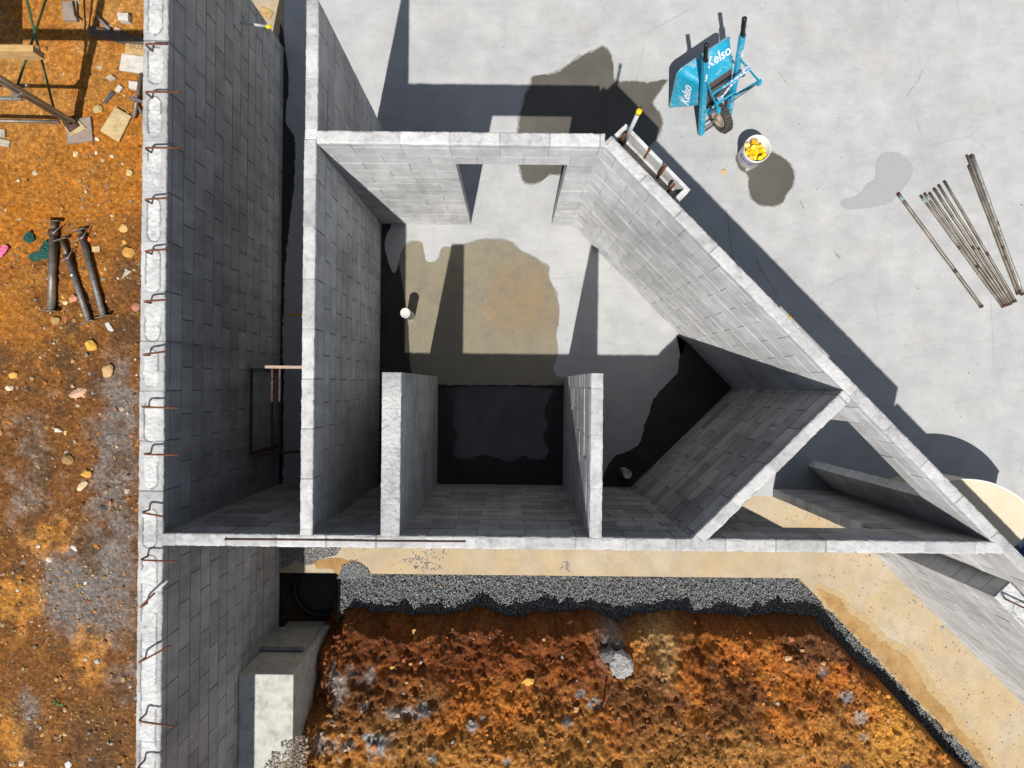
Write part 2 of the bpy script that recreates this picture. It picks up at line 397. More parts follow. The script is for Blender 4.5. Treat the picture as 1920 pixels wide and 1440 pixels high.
# footing strip outside the walls (runs under them)
KF = 1.21
fe = [(-2.9, -2.307), (3.517, -2.307), (9.5, -8.29), (12, -8), (12, -1), (6, -1.0), (3.9, -1.2), (-2.9, -1.2)]
bm = bmesh.new(); prism(bm, [(-2.96, -2.307), (3.517, -2.307), (9.5, -8.29), (14.2, -12), (14.2, -11.0), (3.9, -1.25), (-2.96, -1.25)], -.45, -.05)
footing = bmobj('concrete_footing', bm, MT['footing']); tag(footing, kind='structure')
bm = bmesh.new(); prism(bm, [(-3.35, 3.8), (-2.766, 3.8), (-2.766, 9), (-3.35, 9)], -.35, -.05)
tag(bmobj('concrete_footing', bm, MT['footing']), kind='structure')

# ---- block walls
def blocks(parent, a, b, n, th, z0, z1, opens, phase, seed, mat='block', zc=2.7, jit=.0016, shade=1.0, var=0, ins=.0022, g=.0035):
    rr = random.Random(seed); a, b, n = Vector(a), Vector(b), Vector(n).normalized(); L = (b - a).length; d = (b - a).normalized()
    Vs, Fs, Cs = [], [], []; g0 = g
    zs = [z0]; k = zc
    ks = []
    while k > z0 + .02: ks.append(k); k -= .2
    zs = [z0] + sorted(x for x in ks if x < z1 - .01) + [z1 - .006]
    def add(u0, u1, za, zb):
        if u1 - u0 < .02: return
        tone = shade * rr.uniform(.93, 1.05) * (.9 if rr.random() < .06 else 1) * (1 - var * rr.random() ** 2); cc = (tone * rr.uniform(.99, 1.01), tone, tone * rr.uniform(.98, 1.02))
        base = len(Vs)
        o = [rr.uniform(-jit, jit) for _ in range(2)]
        for (v, oo) in ((-.001 + o[0], 0), (th + .001 + o[1], 0)):
            for (u, z) in ((u0 + g, za + g), (u1 - g, za + g), (u1 - g, zb - g), (u0 + g, zb - g)):
                p = a + d * u + n * (v + rr.uniform(-.0006, .0006)); Vs.append((p.x, p.y, z)); Cs.append(cc)
        for f in ((0, 1, 2, 3), (7, 6, 5, 4), (0, 4, 5, 1), (1, 5, 6, 2), (2, 6, 7, 3), (3, 7, 4, 0)): Fs.append([base + i for i in f])
    for i, (za, zb) in enumerate(zip(zs, zs[1:])):
        odd = (round((zc - zb) / .2)) % 2
        cuts = [-.4 + phase % .4 + (.2 if odd else 0) + .4 * k for k in range(int(L / .4) + 3)]
        segs = [(0, L)]
        for (o0, o1, zh) in opens:
            if zb <= zh + .05:
                segs = [s for q in segs for s in ((q[0], min(q[1], o0)), (max(q[0], o1), q[1])) if s[1] - s[0] > .01]
        for s0, s1 in segs:
            e = [s0] + [c for c in cuts if s0 + .03 < c < s1 - .03] + [s1]
            for u0, u1 in zip(e, e[1:]): add(u0 - (g0 if u0 == s0 else 0), u1 + (g0 if u1 == s1 else 0), za, zb)
    o = npobj('blockwork', Vs, Fs, MT[mat], parent, False, np.array(Cs))
    bm = bmesh.new()
    def core(u0, u1, za, zb, e=.007):
        p0 = a + d * (u0 + e) + n * ins; p1 = a + d * (u1 - e) + n * ins; p2 = p1 + n * (th - 2 * ins); p3 = p0 + n * (th - 2 * ins)
        prism(bm, [p0, p1, p2, p3], za, zb)
    cur = 0
    for (o0, o1, zh) in sorted(opens):
        core(cur, o0, z0, z1 - .012); core(o0 - .0065, o1 + .0065, zh + .008, z1 - .013, 0); cur = o1
    core(cur, L, z0, z1 - .012)
    bmobj('mortar', bm, MT['mortar_pale' if ins < .003 else 'mortar'], parent)
    return a, b, n, L, d
def cap(parent, a, b, n, th, z, mat, seed, phase=0, cells=None, rough=.0016, tone=1.0, step=.0055, name='top_course', blk=.4):
    a, b, n = Vector(a), Vector(b), Vector(n).normalized(); L = (b - a).length; d = (b - a).normalized()
    nu = max(2, int(L / step)); nv = max(8, int(th / .008)) + 1
    U, Vv = np.meshgrid(np.linspace(0, L, nu), np.linspace(-.0015, th + .0015, nv), indexing='ij')
    h = (fbm(U, Vv, 9, 4, seed) - .5) * 2 * rough * 1.5 + (fbm(U, Vv, 60, 3, seed + 5) - .5) * 2 * rough
    edge = np.minimum(Vv, th - Vv)
    chip = (fbm(U, Vv * 2, 16, 4, seed + 9, .65) > .57) & (edge < .014); h = h - np.where(chip, .006, 0) - np.where(edge < .003, .003, 0)
    k = np.floor((U - phase) / blk); rb = ((k * 7919 + seed * 31) % 97) / 97.0
    tn = tone * (.84 + .26 * rb); tn = tn[..., None] * np.ones(3)
    du = np.abs((U - phase) / blk - np.round((U - phase) / blk)) * blk
    gk = ((np.round((U - phase) / blk) * 6151 + seed * 13) % 89) / 89.0
    j = np.exp(-(du / .0045) ** 2) * (.25 + .75 * gk); h = h - j * .008 + (((k * 4099 + seed * 7) % 83) / 83.0 - .5) * .003; tn = tn * (1 - .75 * j * gk)[..., None]
    if cells is not None:
        tn = tn * .84
        for (uc, hl, rad, vc) in cells:
            q = np.maximum(np.abs(U - uc) - (hl - rad), 0); s = np.sqrt(q ** 2 + (Vv - vc) ** 2) - rad
            s = s + (fbm(U, Vv, 30, 2, seed + 3) - .5) * .012
            ins = s < 0
            rg = (fbm(U, Vv, 45, 4, seed + 7, .7) - .5)
            h = np.where(ins, h + rg * .018, h)
            gr = np.exp(-((s + .002) / .0045) ** 2) * (fbm(U, Vv, 5, 2, seed + 4) > .42); h = h - gr * .010
            tn = np.where(ins[..., None], 1.12 + rg[..., None] * .3, tn); tn = tn * (1 - .8 * gr)[..., None]
    wob_ = (fbm(U, Vv * 0, 22, 4, seed + 2) - .5) * .008
    Vw = np.where(edge < .0031, Vv + wob_, Vv)
    X = a.x + d.x * U + n.x * Vw; Y = a.y + d.y * U + n.y * Vw; Z = z + h
    Vt = np.stack([X, Y, Z], -1).reshape(-1, 3)
    I = np.arange(nu * nv).reshape(nu, nv); Q = np.stack([I[:-1, :-1], I[1:, :-1], I[1:, 1:], I[:-1, 1:]], -1).reshape(-1, 4)
    # skirt
    ring = np.concatenate([I[:, 0], I[-1, 1:], I[-2::-1, -1], I[0, -2:0:-1]])
    low = Vt[ring].copy(); low[:, 2] = z - .03; base = len(Vt); m = len(ring); idx = np.arange(m); nx = (idx + 1) % m
    Q2 = np.stack([ring[idx], base + idx, base + nx, ring[nx]], -1)
    C = np.clip(np.concatenate([tn.reshape(-1, 3), tn.reshape(-1, 3)[ring]]), 0, 1.6)
    o = npobj(name, np.concatenate([Vt, low]), np.concatenate([Q, Q2]), MT[mat], parent, True, C)
    bm = bmesh.new(); bm.from_mesh(o.data); bmesh.ops.recalc_face_normals(bm, faces=bm.faces); bm.to_mesh(o.data); bm.free()
    return o
def wall(name, label, a, b, n, th, z0=0, z1=ZT, opens=(), phase=0, seed=1, capmat='cap', cells=None, rough=.0016, tone=1.0, cz=0, shade=1.0, capph=None, var=0, ins=.0022, g=.0035):
    t = empty(name, ((a[0] + b[0]) / 2, (a[1] + b[1]) / 2, z0), label, 'wall')
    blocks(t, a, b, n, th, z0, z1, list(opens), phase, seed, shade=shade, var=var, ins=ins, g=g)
    cap(t, a, b, n, th, z1 + cz, capmat, seed, phase if capph is None else capph, cells, rough, tone)
    return t

# left boundary wall (thick, core filled, open north end)
hookpx = [((286, 94), (271, 82), (314, 83)), ((286, 186), (271, 172), (338, 173)), ((285, 288), (270, 277), (338, 277)), ((284, 382), (270, 374), (316, 371)),
          ((285, 475), (270, 471), (314, 467)), ((287, 568), (268, 565), (312, 562)), ((278, 664), (266, 665), (311, 659)), ((277, 764), (264, 763), (334, 765)),
          ((281, 850), (268, 852), (335, 853)), ((277, 957), (265, 961), (308, 969)), ((277, 1043), (262, 1050), (331, 1053)), ((274, 1137), (261, 1140), (296, 1106)),
          ((272, 1240), (258, 1244), (320, 1210)), ((276, 1338), (259, 1352), (325, 1362)), ((270, 1430), (256, 1441), (318, 1446))]
cells = []
for (bx, c, e) in hookpx[:10]:
    y = P(bx[0], bx[1], ZT).y; cells.append((4.02 - y + R.uniform(.10, .16), R.uniform(.145, .18), R.uniform(.052, .064), R.uniform(.092, .104)))
for k in range(3): cells.append((4.02 - (P(286, 94, ZT).y + .42 * (k + 1)) + .13, .165, .06, .098))
cells.append((4.02 + 1.44 + 1.7, 1.75, .062, .098))
LW = wall('block_wall', 'thick grey block wall with rusty hooked bars along its rough white filled top', (-2.77, 4.02), (-2.77, -5.2), (-1, 0), .192, -.05, ZT, phase=.1, seed=11, cells=cells, rough=.0022, tone=1.08, shade=.66, var=.15, ins=.008, g=.0052)  # shade factor darkens the block colour to deepen this wall's shadow
for i, (bx, c, e) in enumerate(hookpx):
    p0 = P(*bx, ZT - .02); p1 = P(*bx, ZT - .02) * 1; 
    pc = P(*c, 2.92); pe = P(*e, 2.925); pb = P(*bx, ZT - .03)
    pb = Vector((pc.x, pc.y, ZT - .03))
    bm = bmesh.new(); L = [pb]
    k1 = pc - Vector((0, 0, .035)); L.append(Vector((pc.x, pc.y, pc.z - .035)))
    dd = (pe - pc).normalized()
    for q in range(1, 5):
        a_ = q / 5 * pi / 2; L.append(Vector((pc.x, pc.y, pc.z - .035)) + dd * (.03 * (1 - cos(a_))) + Vector((0, 0, .035 * sin(a_))))
    L += [pc + dd * .035, pe]
    tube(bm, L, .0078, 8); bmobj('rebar_hook', bm, MT['rust'], LW, True)
# grey sleeve on one bent bar
bm = bmesh.new(); tube(bm, [P(291, 1110, 2.93), P(314, 1089, 2.945)], .0095, 10); s_ = bmobj('bar_sleeve', bm, MT['conduit'], LW, True); s_['label'] = 'pale grey sleeve over the end of one bent bar'
# capped bar sticking out of the wall face
bm = bmesh.new(); tube(bm, [P(450, 42, 1.42), P(500, 49.5, 1.30)], .0135, 12); cb_ = bmobj('conduit', bm, MT['pvc'], LW, True); cb_['label'] = 'white tube sticking out of the shaded wall face'
bm = bmesh.new(); tube(bm, [P(499, 49.3, 1.30), P(509, 50.8, 1.28)], .02, 12); c2 = bmobj('end_cap', bm, MT['yellow'], cb_, True)

DWN = wall('block_wall', 'thin block wall end on top left, above the door corner', (-1.566, 3.056), (-1.566, 1.945), (-1, 0), .095, phase=.22, seed=21, tone=1.06)
DWS = wall('block_wall', 'long thin dividing wall between the narrow corridor and the room', (-1.574, 1.94), (-1.574, -1.22), (-1, 0), .094, phase=.31, seed=22, tone=1.04, shade=.9, ins=.006, g=.0045)  # block colour lowered slightly to paint in shade
NW = wall('block_wall', 'sunlit block wall with a wide doorway, north side of room', (-1.566, 1.916), (.735, 1.916), (0, 1), .097, opens=[(1.069, 2.042, 2.3)], phase=.26, seed=23, cz=.002, tone=1.1, capph=.262, rough=.0024)
SW = wall('block_wall', 'long block wall across the picture with a thin steel bar lying on its top', (-2.772, -1.22), (3.955, -1.22), (0, -1), .095, opens=[(2.389 + 2.772, 3.17 + 2.772, 2.3)], phase=.11, seed=24, cz=-.003, tone=.97, shade=.66, var=.35, ins=.006, g=.0045)  # blocks coloured darker to stand in for deep shade
q2 = math.sqrt(.5)
DG = wall('block_wall', 'long diagonal block wall from the steel box to the right edge', (.72, 1.931), (4.295, -1.644), (q2, q2), .093, opens=[((2.94 - .72) / q2, (3.59 - .72) / q2, 2.3)], phase=.15, seed=25, tone=1.0, rough=.003, capph=.02, shade=1.1)  # block colour raised to paint extra sunlight on this wall
DG2 = wall('block_wall', 'lower block wall continuing the diagonal beyond the right edge', (4.33, -1.609), (8.5, -5.779), (q2, q2), .093, 0, 2.4, phase=.15, seed=26)
PT = wall('block_wall', 'diagonal partition wall meeting the long diagonal wall at a right angle', (2.662, -.019), (1.462, -1.219), (q2, -q2), .095, phase=.05, seed=27, tone=.98, cz=-.002, shade=.70, var=.42, ins=.006, g=.0045)  # darker block colour here stands in for missing shade
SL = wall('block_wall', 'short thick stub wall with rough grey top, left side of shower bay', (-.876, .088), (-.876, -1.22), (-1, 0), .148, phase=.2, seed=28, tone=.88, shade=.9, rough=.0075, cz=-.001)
SR = wall('block_wall', 'short thin stub wall, right side of the shower bay', (.648, .098), (.648, -1.22), (1, 0), .094, phase=.12, seed=29, tone=1.0, cz=-.001)
W2 = wall('block_wall', 'lower thick block wall beside the tan footing at the lower right edge', (4.24, -1.81), (9.0, -6.57), (q2, q2), .187, -.05, 2.3, phase=.2, seed=30, tone=1.15, rough=.006, cells=[(.35 + .42 * k, .19, .07, .093) for k in range(12)])
bm = bmesh.new(); tube(bm, [P(1884, 1122, 2.28), P(1885, 1123, 2.36), P(1888, 1124.5, 2.38), P(1935, 1147, 2.38)], .008, 8); bmobj('rebar_hook', bm, MT['rustd'], W2, True)

# steel/block pier with open core beside the diagonal wall
def kd(k, x): return Vector((x, k - x))
PR = empty('block_pier', (1.2, 1.85, 0), 'hollow block pier with four rusty starter bars against the diagonal wall', 'pier')
aN = Vector((.775, 2.009)); dS = Vector((q2, -q2)); nn = Vector((q2, q2))
def PQ(u, v): p = aN + dS * u + nn * v; return (p.x, p.y)
LP_, TP = .765, .222
ZP = 2.6
bm = bmesh.new()
prism(bm, [PQ(.0, .0), PQ(LP_, .0), PQ(LP_, TP), PQ(0, TP)], 0, ZP - .17)
bmobj('concrete_infill', bm, MT['cap'], PR).data.attributes.new('tint', 'FLOAT_COLOR', 'POINT')
a_ = PR.children[-1].data.attributes['tint']; a_.data.foreach_set('color', np.tile([1.05, 1.0, .93, 1], len(a_.data)).astype(np.float32))
bm = bmesh.new()
prism(bm, [PQ(0, TP - .028), PQ(LP_, TP - .028), PQ(LP_, TP + .003), PQ(0, TP + .003)], 0, ZP)
prism(bm, [PQ(-.003, .002), PQ(.03, .002), PQ(.03, TP - .028), PQ(-.003, TP - .028)], 0, ZP - .002)
prism(bm, [PQ(LP_ - .045, .002), PQ(LP_ + .003, .002), PQ(LP_ + .003, TP - .028), PQ(LP_ - .045, TP - .028)], 0, ZP - .002)
o = bmobj('block_shell', bm, MT['cap'], PR); o.data.attributes.new('tint', 'FLOAT_COLOR', 'POINT'); a_ = o.data.attributes['tint']; a_.data.foreach_set('color', np.tile([1.18, 1.18, 1.18, 1], len(a_.data)).astype(np.float32))
for (px0, px1) in (((1163, 270), (1171, 251)), ((1208.5, 296), (1218.5, 281)), ((1233, 333), (1250, 310)), ((1252, 360), (1264, 346))):
    p = P(px0[0], px0[1], ZP - .17); r0 = (Vector(px0) - Vector((NX, NY))).length; r1 = (Vector(px1) - Vector((NX, NY))).length
    zt = HC - (HC - p.z) * r0 / r1
    bm = bmesh.new(); tube(bm, [(p.x, p.y, p.z - .05), (p.x, p.y, max(zt, p.z + .1))], .012, 10); bmobj('starter_bar', bm, MT['rust'], PR, True)
p = P(1169, 271, ZP - .17)
bm = bmesh.new(); tube(bm, [(p.x, p.y, p.z), (p.x, p.y, 3.12)], .016, 14); cd = bmobj('conduit', bm, MT['conduit'], PR, True); cd['label'] = 'pale grey upright tube with a yellow cap'
bm = bmesh.new(); tube(bm, [(p.x, p.y, 3.11), (p.x, p.y, 3.16)], .021, 14); bmobj('end_cap', bm, MT['yellow'], cd, True)

# ---- wet patches on the slab (wet / stained concrete
def pp(L, z=0): return [P(x, y, z) for x, y in L]
sheet('wet_patch', pp([(1112, 97), (1128, 89), (1143, 100), (1150, 128), (1153, 152), (1190, 152), (1215, 155), (1250, 150), (1240, 165), (1228, 182), (1222, 195), (1236, 215), (1240, 240), (1228, 262), (1205, 285), (1150, 315), (1056, 325), (1030, 328), (1012, 342), (985, 341), (976, 318), (970, 280), (972, 240), (979, 205), (985, 180), (996, 158), (1003, 144), (1048, 135), (1078, 113)]), .004, MT['damp'], amp=.02, seed=3)
_A = pp([(1112, 97), (1128, 89), (1143, 100), (1150, 128), (1153, 152), (1190, 152), (1215, 155), (1250, 150), (1240, 165), (1228, 182), (1222, 195), (1236, 215), (1240, 240), (1228, 262), (1205, 285), (1150, 315), (1056, 325), (1030, 328), (1012, 342), (985, 341), (976, 318), (970, 280), (972, 240), (979, 205), (985, 180), (996, 158), (1003, 144), (1048, 135), (1078, 113)])
sheet('damp_margin', grow(_A, .022), .002, MT['halo'], amp=.02, seed=3)
sheet('damp_margin', grow(pp([(1398, 322), (1412, 316), (1430, 300), (1445, 286), (1458, 291), (1478, 305), (1488, 325), (1485, 350), (1474, 362), (1465, 380), (1440, 386), (1415, 378), (1404, 355), (1403, 330), (1388, 318), (1380, 300), (1384, 290), (1400, 300)]), .016), .002, MT['halo'], amp=.02, seed=12)
sheet('damp_margin', grow(pp([(765, 457), (790, 455), (797, 485), (808, 493), (822, 487), (830, 466), (850, 463), (885, 455), (905, 450), (940, 450), (960, 457), (975, 470), (1000, 482), (1015, 492), (1028, 502), (1028, 520), (1040, 545), (1047, 575), (1047, 605), (1042, 625), (1045, 660), (1038, 685), (1040, 700), (1046, 712), (820, 700), (790, 640), (770, 560), (765, 500)]), .016), .002, MT['halo'], amp=.018, seed=6)
sheet('silty_puddle', pp([(765, 457), (790, 455), (797, 485), (808, 493), (822, 487), (830, 466), (850, 463), (885, 455), (905, 450), (940, 450), (960, 457), (975, 470), (1000, 482), (1015, 492), (1028, 502), (1028, 520), (1040, 545), (1047, 575), (1047, 605), (1042, 625), (1045, 660), (1038, 685), (1040, 700), (1052, 715), (1056, 721.5), (800, 721.5), (766, 721), (750, 600), (745, 520), (750, 480)]), .004, MT['silt'], amp=.014, seed=5)
sheet('wet_patch', pp([(711, 421), (733, 422), (725, 440), (722, 462), (728, 490), (739, 513), (748, 497), (750, 505), (765, 600), (772, 700), (800, 722), (808, 760), (790, 800), (790, 912), (711, 912)]), .0065, MT['wet'], amp=.008, seed=7)  # wet floor, also painting shade up to the shadow edge and southwards
sheet('wet_patch', pp([(1274, 632), (1285, 645), (1280, 662), (1273, 674), (1271, 697), (1255, 714), (1241, 729), (1224, 750), (1217, 778), (1207, 797), (1205, 815), (1190, 840), (1165, 850), (1151, 858), (1138, 878), (1132, 895), (1132, 912), (1192, 912), (1374, 729)]), .004, MT['wet'], amp=.02, seed=9)
sheet('wet_patch', pp([(1398, 322), (1412, 316), (1430, 300), (1445, 286), (1458, 291), (1478, 305), (1488, 325), (1485, 350), (1474, 362), (1465, 380), (1440, 386), (1415, 378), (1404, 355), (1403, 330), (1388, 318), (1380, 300), (1384, 290), (1400, 300)]), .004, MT['damp'], amp=.014, seed=11)
sheet('dry_stain', pp([(1576, 385), (1580, 375), (1610, 365), (1625, 345), (1640, 335), (1645, 300), (1665, 285), (1690, 288), (1710, 310), (1707, 335), (1690, 358), (1670, 380), (1640, 388), (1610, 392), (1590, 393)]), .004, MT['faint'], amp=.010, seed=13)
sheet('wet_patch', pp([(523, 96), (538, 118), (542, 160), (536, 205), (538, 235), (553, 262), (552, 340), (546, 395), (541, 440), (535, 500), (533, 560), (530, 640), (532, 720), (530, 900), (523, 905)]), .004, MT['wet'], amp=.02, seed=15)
sheet('wet_patch', [V2(-.872, -1.21), V2(.644, -1.21), V2(.644, -.004), V2(-.872, -.004)], -.046, MT['wet'], amp=0, seed=17)
sheet('pool_sky_reflection', pp([(849, 727), (1024, 727), (1030, 745), (1021, 772), (1027, 800), (1018, 822), (1028, 842), (1022, 858), (1000, 862), (980, 855), (955, 866), (930, 858), (905, 852), (880, 860), (852, 858), (850, 835), (858, 815), (849, 795), (852, 760)], -.05), -.042, MT['pool'], amp=.022, seed=18)  # water sheet; outline and lighter base colour paint the reflected sky
# yellow marking line in the corridor
bm = bmesh.new(); prism(bm, [P(533, 587), P(566, 587.3), P(566, 593), P(533, 592.5)], .001, .0045); tag(bmobj('yellow_marking', bm, MT['leaf']), kind='structure')
# mud stains on footing
_m = [(1528, 1098), (1552, 1100), (1576, 1113), (1602, 1142), (1622, 1153), (1652, 1184), (1682, 1207), (1712, 1224), (1734, 1254), (1752, 1284), (1780, 1313), (1796, 1332), (1812, 1360), (1836, 1382), (1862, 1424), (1885, 1470), (1885, 1480), (1700, 1296), (1640, 1232), (1570, 1160), (1540, 1128)]
sheet('thin_mud', pp(_m, -.05), -.048, MT['mudh'], amp=.04, seed=29)
sheet('mud_stain', pp([(1533, 1108), (1550, 1110), (1570, 1122), (1592, 1148), (1612, 1160), (1640, 1190), (1672, 1215), (1700, 1232), (1722, 1262), (1738, 1292), (1765, 1320), (1783, 1340), (1797, 1368), (1822, 1388), (1850, 1430), (1870, 1470), (1885, 1480), (1700, 1292), (1640, 1228), (1580, 1166)], -.05), -.046, MT['mud'], amp=.04, seed=19)
sheet('mud_stain', pp([(588, 1052), (612, 1048), (640, 1046), (652, 1051), (662, 1050), (690, 1070), (694, 1078), (640, 1078.5), (618, 1066), (596, 1067)], -.05), -.046, MT['mud'], amp=.012, seed=20)

# ---- dirt terrain left of the boundary wall
def grid(name, x0, x1, y0, y1, st, hf, cf, mat, rot=0, mask=None):
    nx, ny = int((x1 - x0) / st) + 1, int((y1 - y0) / st) + 1
    X, Y = np.meshgrid(np.linspace(x0, x1, nx), np.linspace(y0, y1, ny), indexing='ij')
    Z = hf(X, Y); C = cf(X, Y, Z)
    I = np.arange(nx * ny).reshape(nx, ny); Q = np.stack([I[:-1, :-1], I[1:, :-1], I[1:, 1:], I[:-1, 1:]], -1).reshape(-1, 4)
    if mask is not None:
        mk = mask(X, Y); keep = mk.reshape(-1)[Q].all(1); Q = Q[keep]
    return npobj(name, np.stack([X, Y, Z], -1).reshape(-1, 3), Q, MT[mat], None, True, np.clip(C.reshape(-1, 3), 0, 1))
def pxy(X, Y): return X * 155.9 + NX, NY - Y * 155.9
def hleft(X, Y):
    px, py = pxy(X, Y); k = sst(150, 420, py + (fbm(X, Y, 2, 3, 5) - .5) * 300)
    return (fbm(X, Y, 1.1, 3, 1) - .5) * .06 + (fbm(X, Y, 7, 4, 2) - .5) * .04 + (fbm(X, Y, 30, 4, 3, .65) - .5) * (.008 + .03 * k) + (fbm(X, Y, 75, 3, 6, .7) - .5) * (.003 + .012 * k) + .012
def gz(px, py, cx, cy, sx, sy): return np.exp(-((px - cx) / sx) ** 2 - ((py - cy) / sy) ** 2)
def cleft(X, Y, Z):
    px, py = pxy(X, Y); s = X.shape
    n1 = fbm(X, Y, 1.6, 5, 21, .6); n2 = fbm(X, Y, 6, 4, 22, .65); n3 = fbm(X, Y, 24, 4, 23, .7)
    c = np.ones(s + (3,)) * np.array([.33, .125, .016])
    c = mixc(c, (.40, .20, .055), sst(330, 60, py + (n1 - .5) * 300 + np.maximum(px - 150, 0) * 1.2) * .8)
    c = mixc(c, (.37, .12, .01), sst(.45, .62, n1) * .6)
    br = sst(400, 640, py + (n1 - .5) * 420 + (px - 130) * .5)
    c = mixc(c, (.125, .052, .015), br * .88)
    c = mixc(c, (.28, .115, .018), sst(.50, .66, n2) * .6)
    g = gz(px, py, 225, 760, 50, 120) * .7 + gz(px, py, 215, 930, 55, 150) * .8 + gz(px, py, 190, 1130, 85, 110) * 1.0 + gz(px, py, 120, 1110, 50, 70) * .8 + gz(px, py, 60, 1350, 30, 70) * .8 + gz(px, py, 60, 830, 60, 100) * .5 + gz(px, py, 240, 1300, 40, 60) * .6 + gz(px, py, 60, 960, 70, 90) * .45
    c = mixc(c, (.155, .14, .13), sst(.25, 1.0, g + (n2 - .5) * 1.3 + (n3 - .5) * .5) * .9)
    o = gz(px, py, 100, 1010, 60, 45) + gz(px, py, 175, 1240, 45, 70) + gz(px, py, 40, 1130, 60, 60) + gz(px, py, 30, 1380, 40, 60) + gz(px, py, 130, 540, 120, 60) * .5
    c = mixc(c, (.42, .18, .03), sst(.35, .9, o + (n2 - .5) * 1.2) * .75)
    c = mixc(c, (.085, .045, .02), sst(.54, .72, fbm(X, Y, 3.2, 5, 31, .65)) * .8 * br)
    c = mixc(c, (.07, .04, .02), sst(1240, 1400, py) * gz(px, py, 190, 1420, 60, 120) * .7)
    return c * (.55 + .9 * n3)[..., None]
dl = grid('dirt_ground', -6.7, -2.93, -5.2, 5.1, .0125, hleft, cleft, 'dirt', mask=lambda X, Y: ~((Y > 3.9) & (X > -3.3 + .05 * fbm(X, Y, 9, 3, 4)))); tag(dl, kind='structure')
for r_ in ((-30, -6.68, -30, 30), (-6.7, -3.34, 5.08, 30), (-6.7, -2.955, -30, -5.18)):
    bm = bmesh.new(); prism(bm, [(r_[0], r_[2]), (r_[1], r_[2]), (r_[1], r_[3]), (r_[0], r_[3])], -.3, -.02)
    o = bmobj('dirt_ground', bm, far.data.materials[0]); tag(o, kind='structure')

# ---- excavated bank to the south
KD = 1.0; YB = -2.77
def dist(X, Y):
    wv = (fbm(X, Y, 2.2, 4, 41) - .5) * .22 + (fbm(X, Y, 12, 3, 42) - .5) * .06
    dA = (YB - Y) + wv; dB = (KD - (X + Y)) * .7071 + wv * .5
    xl = -2.02 - .42 * sst(-2.8, -3.3, Y) - .3 * sst(-3.3, -3.7, Y) - 1.0 * sst(-3.62, -3.85, Y)
    dC = (X - xl) * .9 + wv * .5
    return np.minimum(np.minimum(dA, dB), dC)
def hbank(X, Y):
    d = dist(X, Y); dp = np.maximum(d, 0)
    sl_ = .66 - .28 * sst(2.2, 3.6, X)
    z = -.27 + .50 * sst(0, .15, d) + sl_ * np.maximum(dp - .12, 0) - .25 * np.maximum(dp - 1.15, 0)
    z = z + (fbm(X, Y, 1.7, 3, 43) - .5) * .22 * sst(0, .5, d) + (fbm(X, Y, 6, 3, 71) - .5) * .22 * sst(0, .06, d) * sst(.45, .15, d)
    r1 = 1 - np.abs(fbm(X, Y, 5, 4, 44, .6) - .5) * 2
    k = .45 * sst(-.03, .04, d) + .55 * sst(.0, .2, d)
    z = z + (r1 - .8) * .13 * k + (fbm(X, Y, 2.8, 3, 49) - .5) * .22 * k + (fbm(X, Y, 11, 5, 45, .75) - .5) * .06 * k + (fbm(X, Y, 48, 4, 46, .75) - .5) * .038 * k + np.abs(fbm(X, Y, 6, 4, 47, .65) - .5) * .14 * k
    # tan spur left of the gully, gully beside the grey rock
    spur = np.exp(-((X - 1.95) / .13) ** 2) * sst(0, .1, d) * sst(.9, .3, d); z = z + spur * .09
    gul = np.exp(-((X - 2.28) / .07) ** 2) * sst(0, .1, d) * sst(.7, .3, d); z = z - gul * .12
    g2 = np.exp(-((X - 1.32) / .10) ** 2) * sst(-.05, .1, d) * sst(.55, .35, d); z = z - g2 * .12
    return z
